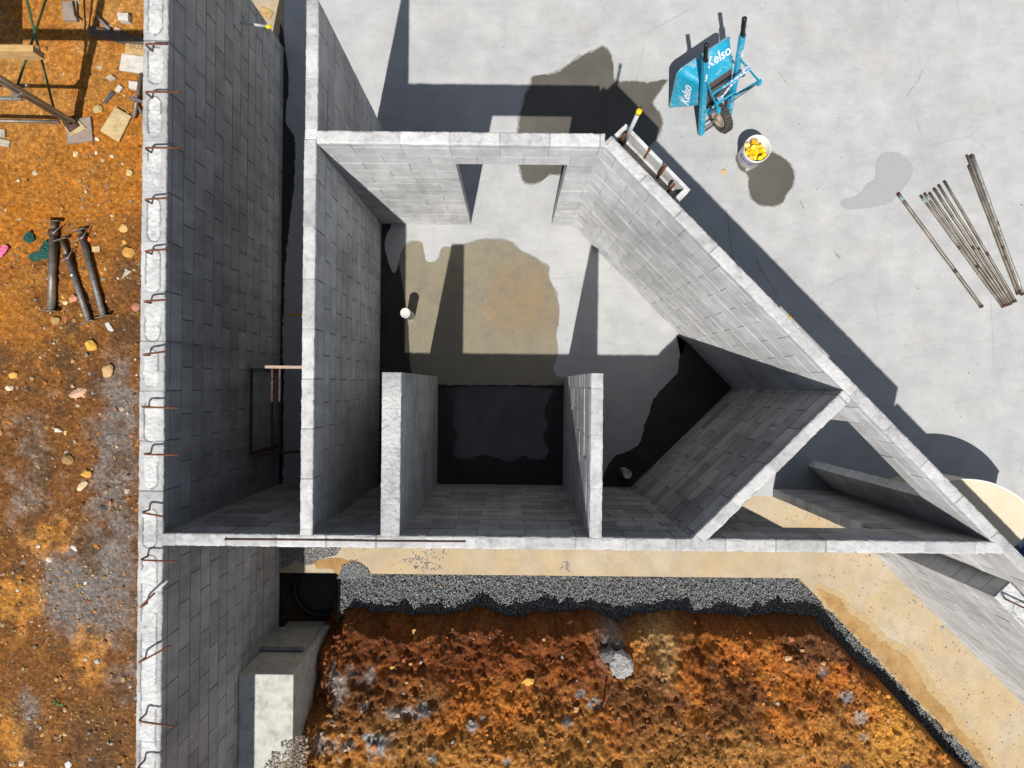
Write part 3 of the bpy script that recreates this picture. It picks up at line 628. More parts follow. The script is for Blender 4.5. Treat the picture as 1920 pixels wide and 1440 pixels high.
def cbank(X, Y, Z):
    D = HC - Z; px = NX + X * F / D; py = NY - Y * F / D; s = X.shape
    n1 = fbm(X, Y, 2.4, 5, 51, .6); n2 = fbm(X, Y, 9, 4, 52, .65); n3 = fbm(X, Y, 28, 3, 53, .65)
    n4 = fbm(X, Y, 1.1, 4, 58, .6)
    big = np.clip(gz(px, py, 850, 1235, 230, 62) + gz(px, py, 1330, 1240, 90, 50) * .6 + gz(px, py, 1230, 1400, 60, 30) * .8 + gz(px, py, 1080, 1200, 60, 60) * .7 + gz(px, py, 680, 1190, 90, 40) * .5, 0, 1)
    c = np.ones(s + (3,)) * np.array([.36, .115, .018])
    c = mixc(c, (.13, .034, .008), sst(.42, .60, n1) * .85)
    c = mixc(c, (.46, .20, .04), sst(.54, .70, n2) * .5)
    c = mixc(c, (.10, .045, .02), sst(.50, .64, n4) * .7)
    c = mixc(c, (.12, .032, .008), sst(.2, .9, big + (n2 - .5) * .9) * .8)
    c = mixc(c, (.36, .17, .04), sst(1290, 1440, py + (n1 - .5) * 200) * .75)
    c = mixc(c, (.12, .045, .014), sst(1230, 1150, py) * .75)
    c = mixc(c, (.50, .33, .14), np.clip(gz(px, py, 1235, 1190, 34, 60) + gz(px, py, 1260, 1240, 14, 50), 0, 1) * .55)
    c = mixc(c, (.22, .20, .19), np.clip(gz(px, py, 1150, 1190, 22, 55), 0, 1) * .85)
    g = gz(px, py, 640, 1290, 34, 60) * .8 + gz(px, py, 620, 1400, 50, 45) * .8 + gz(px, py, 700, 1260, 30, 40) * .8 + gz(px, py, 760, 1340, 50, 18) * .9 + gz(px, py, 720, 1400, 40, 30)
    c = mixc(c, (.30, .28, .26), sst(.5, .95, g + (n2 - .5) * 1.6) * .7)
    for (cx, cy, r) in ((800, 1335, 24), (892, 1362, 18), (912, 1347, 8), (1070, 1352, 15), (1095, 1300, 12), (1120, 1318, 18), (1595, 1300, 20), (1620, 1340, 22), (1625, 1375, 12), (690, 1330, 14), (718, 1402, 26), (820, 1425, 16), (695, 1385, 14), (1550, 1255, 16), (1595, 1435, 14), (958, 1428, 10)):
        c = mixc(c, (.22, .215, .21), sst(.5, .95, gz(px, py, cx, cy, r, r) + (n3 - .5) * .8))
    c = mixc(c, (.52, .27, .05), np.clip(gz(px, py, 1690, 1370, 60, 90), 0, 1) * .6)
    return c * (.5 + 1.0 * n3)[..., None]
bk = grid('dirt_bank', -2.9, 6.9, -5.4, -2.45, .0115, hbank, cbank, 'bank', mask=lambda X, Y: (dist(X, Y) > -.12)); tag(bk, kind='structure')
bm = bmesh.new(); prism(bm, [(-2.9, -12), (8, -12), (8, -2.0), (-2.9, -2.0)], -.58, -.5)
gb = bmobj('pit_floor', bm, simple('pit_earth', (.10, .06, .035), .9, 0, .4, 9, .01)); tag(gb, kind='structure')

# ---- blue gravel in the trench and spilled on the footing
g = np.random.default_rng(5)
def gravel():
    C, Rr = [], []
    n = 190000; X = g.uniform(-2.76, 6.9, n); Y = g.uniform(-6.2, -2.27, n)
    d = dist(X, Y); fo = (Y < -2.307) & (X + Y < KF)
    pil = .035 * np.exp(-((X + 2.0) / .25) ** 2 - ((Y + 2.35) / .15) ** 2)
    ok = fo & (d < .10) & ((X > -2.12 + (fbm(X, Y, 6, 2, 9) - .5) * .2))
    X, Y, d, pil = X[ok], Y[ok], d[ok], pil[ok]
    z = -.165 + (fbm(X, Y, 3, 3, 8) - .5) * .05 + g.uniform(-.012, .008, len(X)) - .06 * sst(-.05, .1, d)
    C.append(np.stack([X, Y, z], 1)); Rr.append(g.uniform(.005, .0095, len(X)))
    # bed of the layer
    def patch(poly, dens, zz, amp=.0):
        Q = np.array([[p.x, p.y] for p in pp(poly, -.05)]); x0, y0 = Q.min(0); x1, y1 = Q.max(0); m = int(dens * (x1 - x0) * (y1 - y0))
        x = g.uniform(x0, x1, m); y = g.uniform(y0, y1, m); wx = x + (fbm(x, y, 14, 3, 3) - .5) * .08; wy = y + (fbm(y, x, 14, 3, 4) - .5) * .08
        ins = np.zeros(m, bool); j = len(Q) - 1
        for i in range(len(Q)):
            a, b = Q[i], Q[j]; cnd = ((a[1] > wy) != (b[1] > wy)) & (wx < (b[0] - a[0]) * (wy - a[1]) / (b[1] - a[1] + 1e-12) + a[0]); ins ^= cnd; j = i
        x, y = x[ins], y[ins]; C.append(np.stack([x, y, np.full(len(x), zz) + g.uniform(0, amp, len(x))], 1)); Rr.append(g.uniform(.0055, .010, len(x)))
    patch([(525, 1022), (640, 1022), (636, 1038), (620, 1044), (612, 1050), (600, 1046), (590, 1058), (576, 1062), (560, 1050), (540, 1062), (525, 1065)], 9000, -.046, .012)
    patch([(655, 1054), (668, 1052), (684, 1062), (694, 1074), (700, 1082), (640, 1084), (632, 1082), (642, 1068)], 15000, -.046, .02)
    patch([(755, 1050), (785, 1045), (830, 1060), (828, 1070), (800, 1072), (780, 1066)], 1600, -.046)
    patch([(770, 1030), (840, 1030), (830, 1050), (780, 1050)], 700, -.046)
    patch([(1052, 1052), (1070, 1052), (1068, 1070), (1052, 1070)], 2500, -.046)
    patch([(1560, 1150), (1600, 1180), (1680, 1260), (1760, 1345), (1740, 1350), (1640, 1240), (1560, 1165)], 900, -.046)
    patch([(1780, 1372), (1840, 1430), (1860, 1470), (1830, 1460), (1770, 1380)], 5000, -.046)
    # strays
    m = 420; x = g.uniform(-2.2, 4.2, m); y = g.uniform(-2.29, -1.4, m); k = (fbm(x, y, 2.5, 2, 77) > .52); C.append(np.stack([x[k], y[k], np.full(k.sum(), -.046)], 1)); Rr.append(g.uniform(.004, .008, k.sum()))
    m = 240; u = g.uniform(.1, 3.8, m); v = g.uniform(.0, .85, m); x = 3.52 + (u + v) * .7071; y = -2.307 + (v - u) * .7071; C.append(np.stack([x, y, np.full(m, -.046)], 1)); Rr.append(g.uniform(.003, .009, m) * (1 + .9 * (g.random(m) > .93)))
    C = np.concatenate(C); Rr = np.concatenate(Rr)
    t = g.random(len(C)) ** 1.3; col = np.array([.10, .115, .13])[None] * (1 - t[:, None]) + np.array([.33, .34, .34])[None] * t[:, None]
    wm_ = g.random(len(C)); col[wm_ > .97] = (.50, .36, .22); col[wm_ > .992] = (.55, .22, .06)
    return stones('gravel', C, Rr, col, MT['gravel'], 3)
tag(gravel(), 'blue grey crushed gravel filling the trench beside the tan footing', 'gravel', kind='stuff')
bm = bmesh.new(); prism(bm, [(-2.1, -3.6), (8, -9), (8, -6.8), (3.5, -2.31), (-2.1, -2.31)], -.3, -.205)
o = bmobj('gravel_bed', bm, simple('gravel_base', (.09, .09, .095), .9, 0, .5, 90, .01)); tag(o, kind='structure')
# clods and stones mixed in the bank
n = 13000; X = g.uniform(-2.6, 6.6, n); Y = g.uniform(-5.2, -2.75, n); d = dist(X, Y); ok = (d > .08) & (fbm(X, Y, 3, 3, 88) > .40); X, Y = X[ok], Y[ok]
Z = hbank(X, Y); rr_ = .004 + .024 * g.random(len(X)) ** 7 + .006 * g.random(len(X)); cc_ = cbank(X, Y, Z) * g.uniform(.8, 1.7, (len(X), 1))
w_ = g.random(len(X)); cc_[w_ > .94] = (.50, .29, .12); cc_[w_ > .985] = (.36, .35, .34); cc_[(w_ > .91) & (w_ < .94)] = (.40, .13, .05)
tag(stones('clods', np.stack([X, Y, Z + rr_ * .2], 1), rr_, np.clip(cc_, 0, .75), MT['pebble'], 9), 'broken clods and stones scattered over the excavated orange bank', 'clods', kind='stuff')
# pebbles on the left ground
n = 19000; X = g.uniform(-6.6, -3.0, n); Y = g.uniform(-4.9, 4.9, n); px, py = pxy(X, Y)
ok = g.random(n) < (.16 + .84 * sst(180, 420, py + (fbm(X, Y, 2, 3, 61) - .5) * 300)) * (.35 + 1.3 * sst(.42, .62, fbm(X, Y, 1.5, 3, 62))); X, Y = X[ok], Y[ok]
rr_ = .003 + .006 * g.random(len(X)) + .024 * g.random(len(X)) ** 12; pal = np.array([(.46, .26, .09), (.54, .40, .24), (.46, .18, .04), (.32, .30, .28), (.66, .60, .50), (.42, .20, .12), (.22, .10, .04), (.50, .32, .10)])
cc_ = pal[g.choice(len(pal), len(X), p=[.2, .12, .2, .12, .05, .08, .13, .1])] * g.uniform(.5, 1.05, (len(X), 1))
tag(stones('pebbles', np.stack([X, Y, hleft(X, Y) + rr_ * .15], 1), rr_, cc_, MT['pebble'], 13), 'small tan and orange pebbles strewn over the orange dirt', 'pebbles', kind='stuff')

n = 260; X = g.uniform(.9, 6.2, n); Y = g.uniform(-1.5, 4.8, n); k = (X + Y > 3.2); X, Y = X[k], Y[k]
X2 = g.uniform(-1.4, 1.0, 70); Y2 = g.uniform(.1, 1.85, 70); X = np.concatenate([X, X2]); Y = np.concatenate([Y, Y2])
tag(stones('grit', np.stack([X, Y, np.full(len(X), .003)], 1), .0025 + .006 * g.random(len(X)) ** 3, np.array([(.12, .11, .10), (.30, .28, .25), (.40, .25, .12)])[g.integers(0, 3, len(X))], MT['pebble'], 66), 'tiny dark grit and scraps scattered on the pale concrete slab', 'grit', kind='stuff')
# hairline crack and scuffs on the slab
for i, (L_, wd_) in enumerate([([(1362, 392), (1366, 420), (1369, 450), (1375, 485), (1381, 530)], .004), ([(1412, 470), (1425, 500), (1452, 545), (1470, 585)], .003), ([(900, 20), (950, 60), (1000, 105), (1060, 165), (1105, 205)], .0022), ([(1500, 375), (1507, 392)], .006), ([(1563, 470), (1575, 485)], .007), ([(1460, 135), (1478, 160)], .003), ([(1700, 180), (1722, 150), (1730, 130)], .003)]):
    bm = bmesh.new(); Q = [P(x_, y_, .003) for x_, y_ in L_]; W = []
    F_ = []
    for a_, b_ in zip(Q, Q[1:]):
        m_ = max(2, int((b_ - a_).length / .02)); F_ += [a_.lerp(b_, q / m_) for q in range(m_)]
    F_.append(Q[-1]); nrm = (Q[-1] - Q[0]).normalized().cross(Vector((0, 0, 1)))
    for q, p_ in enumerate(F_):
        o_ = nrm * R.uniform(-.004, .004); h_ = wd_ * R.uniform(.2, .9) * (.3 if q in (0, len(F_) - 1) else 1); W.append((bm.verts.new(p_ + o_ - nrm * h_), bm.verts.new(p_ + o_ + nrm * h_)))
    for A_, B_ in zip(W, W[1:]):
        if R.random() < .8: bm.faces.new((A_[0], B_[0], B_[1], A_[1]))
    tag(bmobj('slab_crack', bm, MT['halo'] if wd_ < .003 else MT['damp']), kind='structure')
mck, tck, bck = newmat('checker_tape'); vck = N(tck, 'ShaderNodeTexChecker'); tck.links.new(coord(tck, (26, 26, 26)), vck.inputs['Vector']); vck.inputs['Scale'].default_value = 1
vck.inputs['Color1'].default_value = (.01, .33, .6, 1); vck.inputs['Color2'].default_value = (.8, .82, .84, 1); tck.links.new(vck.outputs[0], bck.inputs['Base Color']); MT['check'] = mck
# ================================================================== THE THINGS
for o_ in list(S.objects):
    if o_.get('category') in ('wall', 'pier') and o_.parent is None: o_['kind'] = 'thing'

# ---- cast concrete block by the boundary wall
def tinted(o, c):
    a = o.data.attributes.get('tint') or o.data.attributes.new('tint', 'FLOAT_COLOR', 'POINT')
    a.data.foreach_set('color', np.tile([c[0], c[1], c[2], 1], len(a.data)).astype(np.float32)); return o
bm = bmesh.new(); box(bm, (-2.485, -4.1, .4), (.565, 2.18, 1.6), bev=.012)
cb = tinted(bmobj('concrete_block', bm, MT['conc']), (1.05, 1.05, 1.02)); tag(cb, 'big cast concrete block against the foot of the thick wall', 'concrete block')
bm = bmesh.new(); box(bm, (-2.52, -2.97, .3), (.5, .045, .62))
o = tinted(bmobj('concrete_upstand', bm, MT['conc']), (.8, .8, .78)); tag(o, 'rough concrete upstand in shade at the north face of the big cast block', 'concrete upstand')
# rubble on the block's corner
n = 5200; X = g.uniform(-2.62, -2.05, n); Y = g.uniform(-4.6, -3.45, n); k = (Y < -4.02 + .75 * (X + 2.6) + (fbm(X, Y, 7, 4, 5) - .5) * .35); X, Y = X[k], Y[k]
rr_ = .004 + .014 * g.random(len(X)) ** 4
tag(stones('rubble', np.stack([X, Y, 1.2 + rr_ * .3 + .05 * np.maximum(0, -3.95 - Y)], 1), rr_, np.array([(.26, .20, .13), (.30, .29, .27), (.18, .12, .07)])[g.integers(0, 3, len(X))], MT['pebble'], 33), 'grey brown rubble spilled over the corner of the cast concrete block', 'rubble', kind='stuff')
# pipe end in the dark pit
t = empty('drain_pipe', (-2.36, -2.60, -.5), 'dark round pipe end standing in the shaded pit by the thick wall', 'drain pipe')
bm = bmesh.new(); lathe(bm, [(.335, -.5), (.335, -.36), (.322, -.35), (.305, -.36), (.305, -.5)], Matrix.Translation((-2.36, -2.60, 0)), 48); bmobj('pipe_wall', bm, MT['black'], t, True)
bm = bmesh.new(); lathe(bm, [(0.001, -.42), (.305, -.47)], Matrix.Translation((-2.36, -2.60, 0)), 40); bmobj('pipe_bottom', bm, MT['rubber'], t)

# ---- wheelbarrow tipped up on its nose
B0 = Vector((2.43, 3.165, .105))
el = (Vector((2.137, 3.60, 1.325)) - B0).normalized(); ew = Vector((.788, .606, .1)); ew = (ew - el * ew.dot(el)).normalized(); en = el.cross(ew)
WB = empty('wheelbarrow', B0, 'scuffed blue wheelbarrow tipped up on its nose with handles in the air', 'wheelbarrow')
def Lw(w, l, n): return B0 + ew * w + el * l + en * n
R4 = Matrix((ew, el, en)).transposed().to_4x4()
HW = .235
for s in (-1, 1):
    bm = bmesh.new(); bar(bm, Lw(s * (HW if s < 0 else .16), -.05, 0), Lw(s * HW if s < 0 else .21, .62, 0), .062, .042, en)
    bar(bm, Lw(s * HW if s < 0 else .21, .62, 0), Lw(s * HW, 1.12, 0), .062, .042, en)
    rl = bmobj('side_rail', bm, MT['bluew'], WB)
    tip = Lw(s * HW, 1.33, 0); st = Lw(s * HW, 1.10, 0)
    bm = bmesh.new(); pr = [(.022, 0), (.026, .01), (.021, .03), (.0185, .08), (.021, .13), (.0195, .19), (.021, .225), (.012, .235), (.001, .236)]
    mt = Matrix.Translation(st) @ el.to_track_quat('Z', 'Y').to_matrix().to_4x4()
    lathe(bm, [(r * 1.3, z) for r, z in pr], mt, 16); bmobj('handle_grip', bm, MT['grip'], WB, True)
# tray: rounded box loft
def rr_loop(cx, cy, hx, hy, r, n, k=9):
    out = []
    for qx, qy, a0 in ((1, 1, 0), (-1, 1, pi / 2), (-1, -1, pi), (1, -1, 3 * pi / 2)):
        for i in range(k):
            a = a0 + (pi / 2) * i / (k - 1); out.append((cx + qx * (hx - r) + r * cos(a), cy + qy * (hy - r) + r * sin(a), n))
    return out
def tray_loop(t_):
    # t_ 0 base .. 1 rim ; nose deeper than tail
    hx = .19 + .165 * t_ ; lo = .36 - .30 * t_; hi = .68 + .13 * t_
    L = rr_loop(0, (lo + hi) / 2, hx, (hi - lo) / 2, .035 + .05 * t_, 0)
    out = []
    for (w_, l_, _) in L:
        k = (hi - l_) / (hi - lo); depth = .05 + t_ * (.26 + .16 * k)
        out.append(Lw(w_, l_, depth))
    return out
bm = bmesh.new(); loops = [[bm.verts.new(p) for p in tray_loop(t_)] for t_ in (0, .04, .35, .7, 1.0)]
rim_out = [bm.verts.new(p + (p - Lw(0, .42, .3)).normalized() * .012) for p in tray_loop(1.0)]; loops.append(rim_out)
for A, Bq in zip(loops, loops[1:]):
    for i in range(len(A)): bm.faces.new((A[i], A[(i + 1) % len(A)], Bq[(i + 1) % len(A)], Bq[i]))
bm.faces.new(loops[0][::-1])
tr = bmobj('tray', bm, MT['bluew'], WB, True)
sm_ = tr.modifiers.new('thick', 'SOLIDIFY'); sm_.thickness = .004
bm = bmesh.new(); rp = tray_loop(1.0); tube(bm, rp + [rp[0], rp[1]], .0085, 8); bmobj('tray_rim', bm, MT['galv'], tr, True)
# dark patterned base panel
me = bpy.data.meshes.new('b'); bm = bmesh.new()
for a_, b_ in (((-.172, .345, 0), (.172, .66, 0)),):
    c_ = ((a_[0] + b_[0]) / 2, (a_[1] + b_[1]) / 2, .0); box(bm, c_, (b_[0] - a_[0], b_[1] - a_[1], .012))
bp = bmobj('base_panel', bm, MT['hex'], tr, False, world=False); bp.matrix_parent_inverse = wm(tr).inverted()
bp.matrix_basis = Matrix.Translation(Lw(0, .0, .043)) @ R4
# legs & braces on the upper side (towards -n)
def flat(name, a, b, wd=.032, th=.006, mat='blue', par=WB, up=None):
    bm = bmesh.new(); bar(bm, a, b, wd, th, en if up is None else up); return bmobj(name, bm, MT[mat], par)
for s in (-1, 1):
    ft = Lw(s * .27, .66, -.30)
    bm = bmesh.new(); bar(bm, Lw(s * HW * .95, .80, -.03), ft, .034, .007, ew); bar(bm, ft + el * .01, Lw(s * .19, .28, -.03), .03, .007, ew)
    bar(bm, ft - ew * .0 + el * .02, ft - el * .05, .04, .03, en)
    lg = bmobj('leg', bm, MT['blue'] if s < 0 else MT['bluew'], WB)
flat('cross_brace', Lw(-.255, .745, -.15), Lw(.255, .745, -.15), .036, .006, 'blue')
flat('cross_brace', Lw(-.24, .55, -.17), Lw(.25, .80, -.135), .032, .006, 'check')
flat('cross_brace', Lw(-.23, .36, -.04), Lw(.2, .36, -.04), .036, .008, 'blue')
flat('stay', Lw(.26, .60, -.27), Lw(.02, .36, -.12), .02, .006, 'steel')
# checkered tape on the brace
flat('checker_tape', Lw(-.10, .745, -.1548), Lw(.25, .745, -.1548), .036, .003, 'check')
# nose guard bar and wheel
bm = bmesh.new(); tube(bm, [Lw(-.235, -.05, 0), Lw(-.2, -.085, .03), Lw(.12, -.085, .03), Lw(.16, -.05, 0)], .012, 8); bmobj('nose_guard', bm, MT['steel'], WB, True)
wc = Lw(0, .085, -.035)
wt = bpy.data.objects.new('wheel', None); COL.objects.link(wt); wt.parent = WB; wt.matrix_parent_inverse = wm(WB).inverted(); wt.location = wc
mt = Matrix.Translation(wc) @ ew.to_track_quat('Z', 'Y').to_matrix().to_4x4()
bm = bmesh.new(); tp = []
for k in range(20):
    a_ = 2 * pi * k / 20; tp.append((.150 + .045 * cos(a_), .047 * sin(a_)))
lathe(bm, tp, mt, 60, closed=True)
for k in range(30):
    a_ = 2 * pi * k / 30
    for s in (-1, 1): box(bm, mt @ Vector((.1945 * cos(a_ + s * .04), .1945 * sin(a_ + s * .04), s * .019)), (.010, .020, .026), mt.to_3x3().to_4x4() @ Matrix.Rotation(a_ + s * .04, 4, 'Z'))
bmobj('tyre', bm, MT['rubber'], wt, True)
bm = bmesh.new(); lathe(bm, [(.02, -.055), (.03, -.05), (.04, -.018), (.085, -.022), (.105, -.038), (.112, -.038), (.112, .038), (.105, .038), (.085, .022), (.04, .018), (.03, .05), (.02, .055)], mt, 40, closed=True)
bmobj('hub', bm, MT['rim'], wt, True)
bm = bmesh.new(); tube(bm, [wc - ew * .22, wc + ew * .16], .009, 10); bmobj('axle', bm, MT['steel'], WB)
# lettering
def text_mesh(txt, size, mat4, parent, mt_, shear=.35, ext=.0012, name='lettering', off=.010):
    cu = bpy.data.curves.new('t', 'FONT'); cu.body = txt; cu.size = size; cu.extrude = ext; cu.shear = shear; cu.align_x = 'CENTER'; cu.align_y = 'CENTER'; cu.offset = off * size; cu.resolution_u = 4
    o = bpy.data.objects.new('t', cu); COL.objects.link(o); bpy.context.view_layer.update()
    dg = bpy.context.evaluated_depsgraph_get(); me = bpy.data.meshes.new_from_object(o.evaluated_get(dg)); bpy.data.objects.remove(o)
    me.materials.clear(); me.transform(mat4)
    return obj(name, me, MT[mt_], parent, True)
def frame(org, xd, yd):
    xd = xd.normalized(); zd = xd.cross(yd).normalized(); yd = zd.cross(xd); m_ = Matrix((xd, yd, zd)).transposed().to_4x4(); m_.translation = org + zd * .004; return m_
top_dir = (Lw(0, .81, .31) - Lw(0, .68, .05))
text_mesh('Kelso', .138, frame(Lw(.095, .68, .05).lerp(Lw(.095, .81, .31), .56) , ew, top_dir), tr, 'white_paint')
sd = (Lw(-.355, .45, .38) - Lw(-.19, .5, .05))
text_mesh('Kelso', .15, frame(Lw(-.19, .47, .05).lerp(Lw(-.355, .42, .385), .56), el * 1 + en * -.15, sd), tr, 'white_paint')
for s in (-1, 1):
    text_mesh('Kelso', .042, frame(Lw(s * HW, .88, -.0275), el * s, ew * -s if False else (en.cross(el) * s * -1)), WB, 'white_paint', off=.02) if False else None
for s in (-1, 1):
    xd = -el if s > 0 else el
    # outward face of the rail towards the camera side (-n)
    m_ = frame(Lw(s * HW, .88, -.026), xd, xd.cross(-en) * -1); 
    text_mesh('Kelso', .045, m_, WB, 'white_paint', off=.02)

# ---- bucket of caps
bc = P(1405.3, 292.5, 0); ZB = .335; top = P(1420.3, 278, ZB); bc = Vector((top.x, top.y, 0))
t = empty('bucket', bc, 'white plastic bucket full of yellow caps beside a wet stain', 'bucket')
mt = Matrix.Translation(bc)
bm = bmesh.new(); lathe(bm, [(.001, .003), (.125, .003), (.13, .01), (.150, ZB - .05), (.156, ZB - .045), (.156, ZB - .03), (.151, ZB - .028), (.153, ZB - .004), (.158, ZB), (.153, ZB + .003), (.148, ZB - .004), (.126, .02), (.001, .02)], mt, 56)
bmobj('shell', bm, MT['white'], t, True)
bm = bmesh.new()
def wrap(a0, a1, z0_, z1_, dr=.0012, sl_=0):
    n_ = 18; vs = []
    for i in range(n_ + 1):
        a_ = a0 + (a1 - a0) * i / n_
        vs.append([bm.verts.new(bc + Vector(((.13 + (z - .01) * .0727 + dr) * cos(a_), (.13 + (z - .01) * .0727 + dr) * sin(a_), z))) for z in (z0_ + sl_ * i / n_, z1_ + sl_ * i / n_)])
    for p_, q_ in zip(vs, vs[1:]): bm.faces.new((p_[0], q_[0], q_[1], p_[1]))
wrap(radians(185), radians(262), .15, .20); wrap(radians(268), radians(292), .20, .225); 
bmobj('printed_label', bm, MT['purple'], t)
bm = bmesh.new(); wrap(radians(195), radians(250), .165, .18, .0022); wrap(radians(225), radians(233), .105, .118); bmobj('label_text_band', bm, MT['white_paint'], t)
bm = bmesh.new(); hp = [bc + Vector((.160 * cos(a_), .160 * sin(a_), ZB - .05 - .03 * sin((a_ - radians(200)) / radians(180) * pi))) for a_ in [radians(200 + 180 * k / 20) for k in range(21)]]
tube(bm, hp, .003, 6); bmobj('wire_handle', bm, MT['galv'], t, True)
bm = bmesh.new(); lathe(bm, [(.001, .2), (.14, .2)], mt, 40); bmobj('cement_fill', bm, simple('dusty_fill', (.50, .38, .34), .9, 0, .3, 60, .003), t)
def capthing(loc, rot, big=1.0, amber=False, first=[None, None]):
    i = 1 if amber else 0
    if first[i] is None:
        c = bpy.data.objects.new('bar_protector', bpy.data.meshes.new('c')); bmc = bmesh.new()
        lathe(bmc, [(.001, .036), (.026, .036), (.030, .030), (.031, .024), (.021, .022), (.019, -.018), (.016, -.018), (.017, .02), (.001, .022)], Matrix(), 20)
        for k in range(4): box(bmc, (.022 * cos(k * pi / 2), .022 * sin(k * pi / 2), .01), (.012, .003, .024), Matrix.Rotation(k * pi / 2, 4, 'Z'))
        bmesh.ops.recalc_face_normals(bmc, faces=bmc.faces); bmc.to_mesh(c.data); bmc.free(); c.data.materials.append(MT['orange' if amber else 'yellow']); first[i] = c
    else: c = first[i].copy()
    COL.objects.link(c); c.location = loc; c.rotation_euler = rot; c.scale = (big,) * 3
    tag(c, 'amber plastic cap in the heap of caps filling the white bucket' if amber else 'bright yellow plastic cap in the heap of caps filling the white bucket', 'cap', 'amber caps in the bucket' if amber else 'yellow caps in the bucket')
rc = random.Random(4); pts_ = []
for i in range(400):
    a_ = rc.uniform(0, 2 * pi); r_ = .112 * math.sqrt(rc.random()); x_, y_ = r_ * cos(a_), r_ * sin(a_)
    if x_ + y_ > .10: continue
    if all((x_ - q[0]) ** 2 + (y_ - q[1]) ** 2 > .039 ** 2 for q in pts_): pts_.append((x_, y_))
for i, (x_, y_) in enumerate(pts_[:20]):
    capthing((bc.x + x_, bc.y + y_, .262 + .03 * rc.random() - .05 * (x_ + y_)), (rc.uniform(-1.2, 1.2), rc.uniform(-1.2, 1.2), rc.uniform(0, 6)), 1.05, rc.random() < .33)
for i, (x_, y_) in enumerate(pts_[:20]):
    capthing((bc.x + x_ * .85 + .01, bc.y + y_ * .85 - .01, .225), (rc.uniform(-2, 2), rc.uniform(-2, 2), rc.uniform(0, 6)), 1.0, True) if i % 2 else None

# ---- steel tubes on the slab
def slabtube(a, b, r, label, group, z=None, caps=True, seed=0, tint=None):
    z = r if z is None else z
    A, B_ = P(*a, z), P(*b, z); t = empty('steel_tube', A, label, 'tube', group); d = (B_ - A); L = d.length; d.normalize()
    bm = bmesh.new(); k = 8; sag = random.Random(seed)
    r = r * 1.12; z = z
    tube(bm, [A + d * (L * i / k) + Vector((sag.uniform(-.003, .003), sag.uniform(-.003, .003), 0)) * (0 < i < k) for i in range(k + 1)], r, 14)
    bmobj('tube_body', bm, MT[tint or 'tubes'], t, True)
    bm = bmesh.new(); tube(bm, [A - d * .002, A + d * .035], r * 1.08, 14); bmobj('end_collar', bm, MT['rustd'], t, True)
    bm = bmesh.new(); tube(bm, [B_ - d * .03, B_ + d * .002], r * 1.12, 14); bmobj('end_collar', bm, MT['rustd'], t, True)
    u = sag.uniform(.35, .7); bm = bmesh.new(); tube(bm, [A + d * (L * u), A + d * (L * u + .05)], r * 1.03, 14); bmobj('joint', bm, MT['rustd'], t, True)
    if caps:
        bm = bmesh.new(); tube(bm, [A + d * .036, A + d * .10], r * 1.03, 14); bmobj('paint_mark', bm, simple('teal_mark', (.20, .30, .30), .6, 0, .3, 30), t, True)
slabtube((1684, 363), (1841, 576), .0185, 'single brown steel tube lying apart, left of the tube fan', None, seed=1)
G6 = 'six thin tubes fanned on the slab'
six = [((1726.5, 367), (1881, 576), .0135, 'leftmost tube of the fan of six, pale mark at its top end'), ((1734, 363), (1886, 574), .0135, 'second tube from the left in the fan of six'),
       ((1743, 362), (1891, 572.5), .0135, 'third tube from the left in the fan of six'), ((1752, 354), (1895, 571), .0145, 'fourth tube from the left in the fan of six'),
       ((1760, 347), (1899, 568), .0135, 'fifth tube from the left in the fan of six'), ((1771, 340), (1904.5, 566), .0135, 'rightmost tube of the fan of six, longest at its top')]
for i, (a, b, r, lb) in enumerate(six): slabtube(a, b, r, lb, G6, caps=(i < 2), seed=5 + i, z=r + (.004 if i % 2 else 0))
G3 = 'three tubes bundled at the right edge'
slabtube((1817, 311), (1909, 552), .0155, 'left brown tube of the tight bundle near the right edge', G3, caps=False, seed=21)
slabtube((1815, 292), (1913, 548), .0125, 'thin tube lying on top of the tight bundle near the right edge', G3, z=.036, caps=False, seed=22)
slabtube((1822.5, 291), (1918, 553), .0185, 'right grey green tube of the tight bundle near the right edge', G3, caps=False, seed=23, tint='galv')

# ---- pipe stubs and floor drain
def stub(px, py, h, r, label, mat='pvc'):
    p = P(px, py, h); t = empty('pipe_stub', (p.x, p.y, 0), label, 'pipe')
    bm = bmesh.new(); lathe(bm, [(r, 0), (r, h - .05), (r * 1.04, h - .05), (r * 1.04, h - .003), (r * .98, h)], Matrix.Translation((p.x, p.y, 0)), 32); bmobj('pipe', bm, MT[mat], t, True)
    bm = bmesh.new(); lathe(bm, [(.001, h - .002), (r * .95, h - .002), (r * .98, h)], Matrix.Translation((p.x, p.y, 0)), 32); bmobj('end_cap', bm, tintm, t, True)
tintm = simple('dusty_cap', (.66, .65, .60), .7, 0, .3, 60, .001)
stub(759.8, 586.7, .42, .056, 'white capped pipe stub standing at the left edge of the silty puddle')
stub(1176.5, 889, .28, .05, 'pale capped pipe stub in the dark corner by the diagonal partition')
p = P(917.5, 587.5, 0)
bm = bmesh.new()
for r0, r1 in ((.058, .064), (.036, .041)): lathe(bm, [(r0, .003), (r0, .0085), (r1, .0085), (r1, .003)], Matrix.Translation((p.x, p.y, 0)), 32, closed=True)
for k in range(8): a_ = k * pi / 4; box(bm, (p.x + .02 * cos(a_), p.y + .02 * sin(a_), .006), (.012, .006, .004), Matrix.Rotation(a_, 4, 'Z'))
tag(bmobj('floor_drain', bm, simple('silty_drain', (.40, .27, .14), .5, 0, .2, 40)), 'round floor drain under the silty puddle', 'drain')
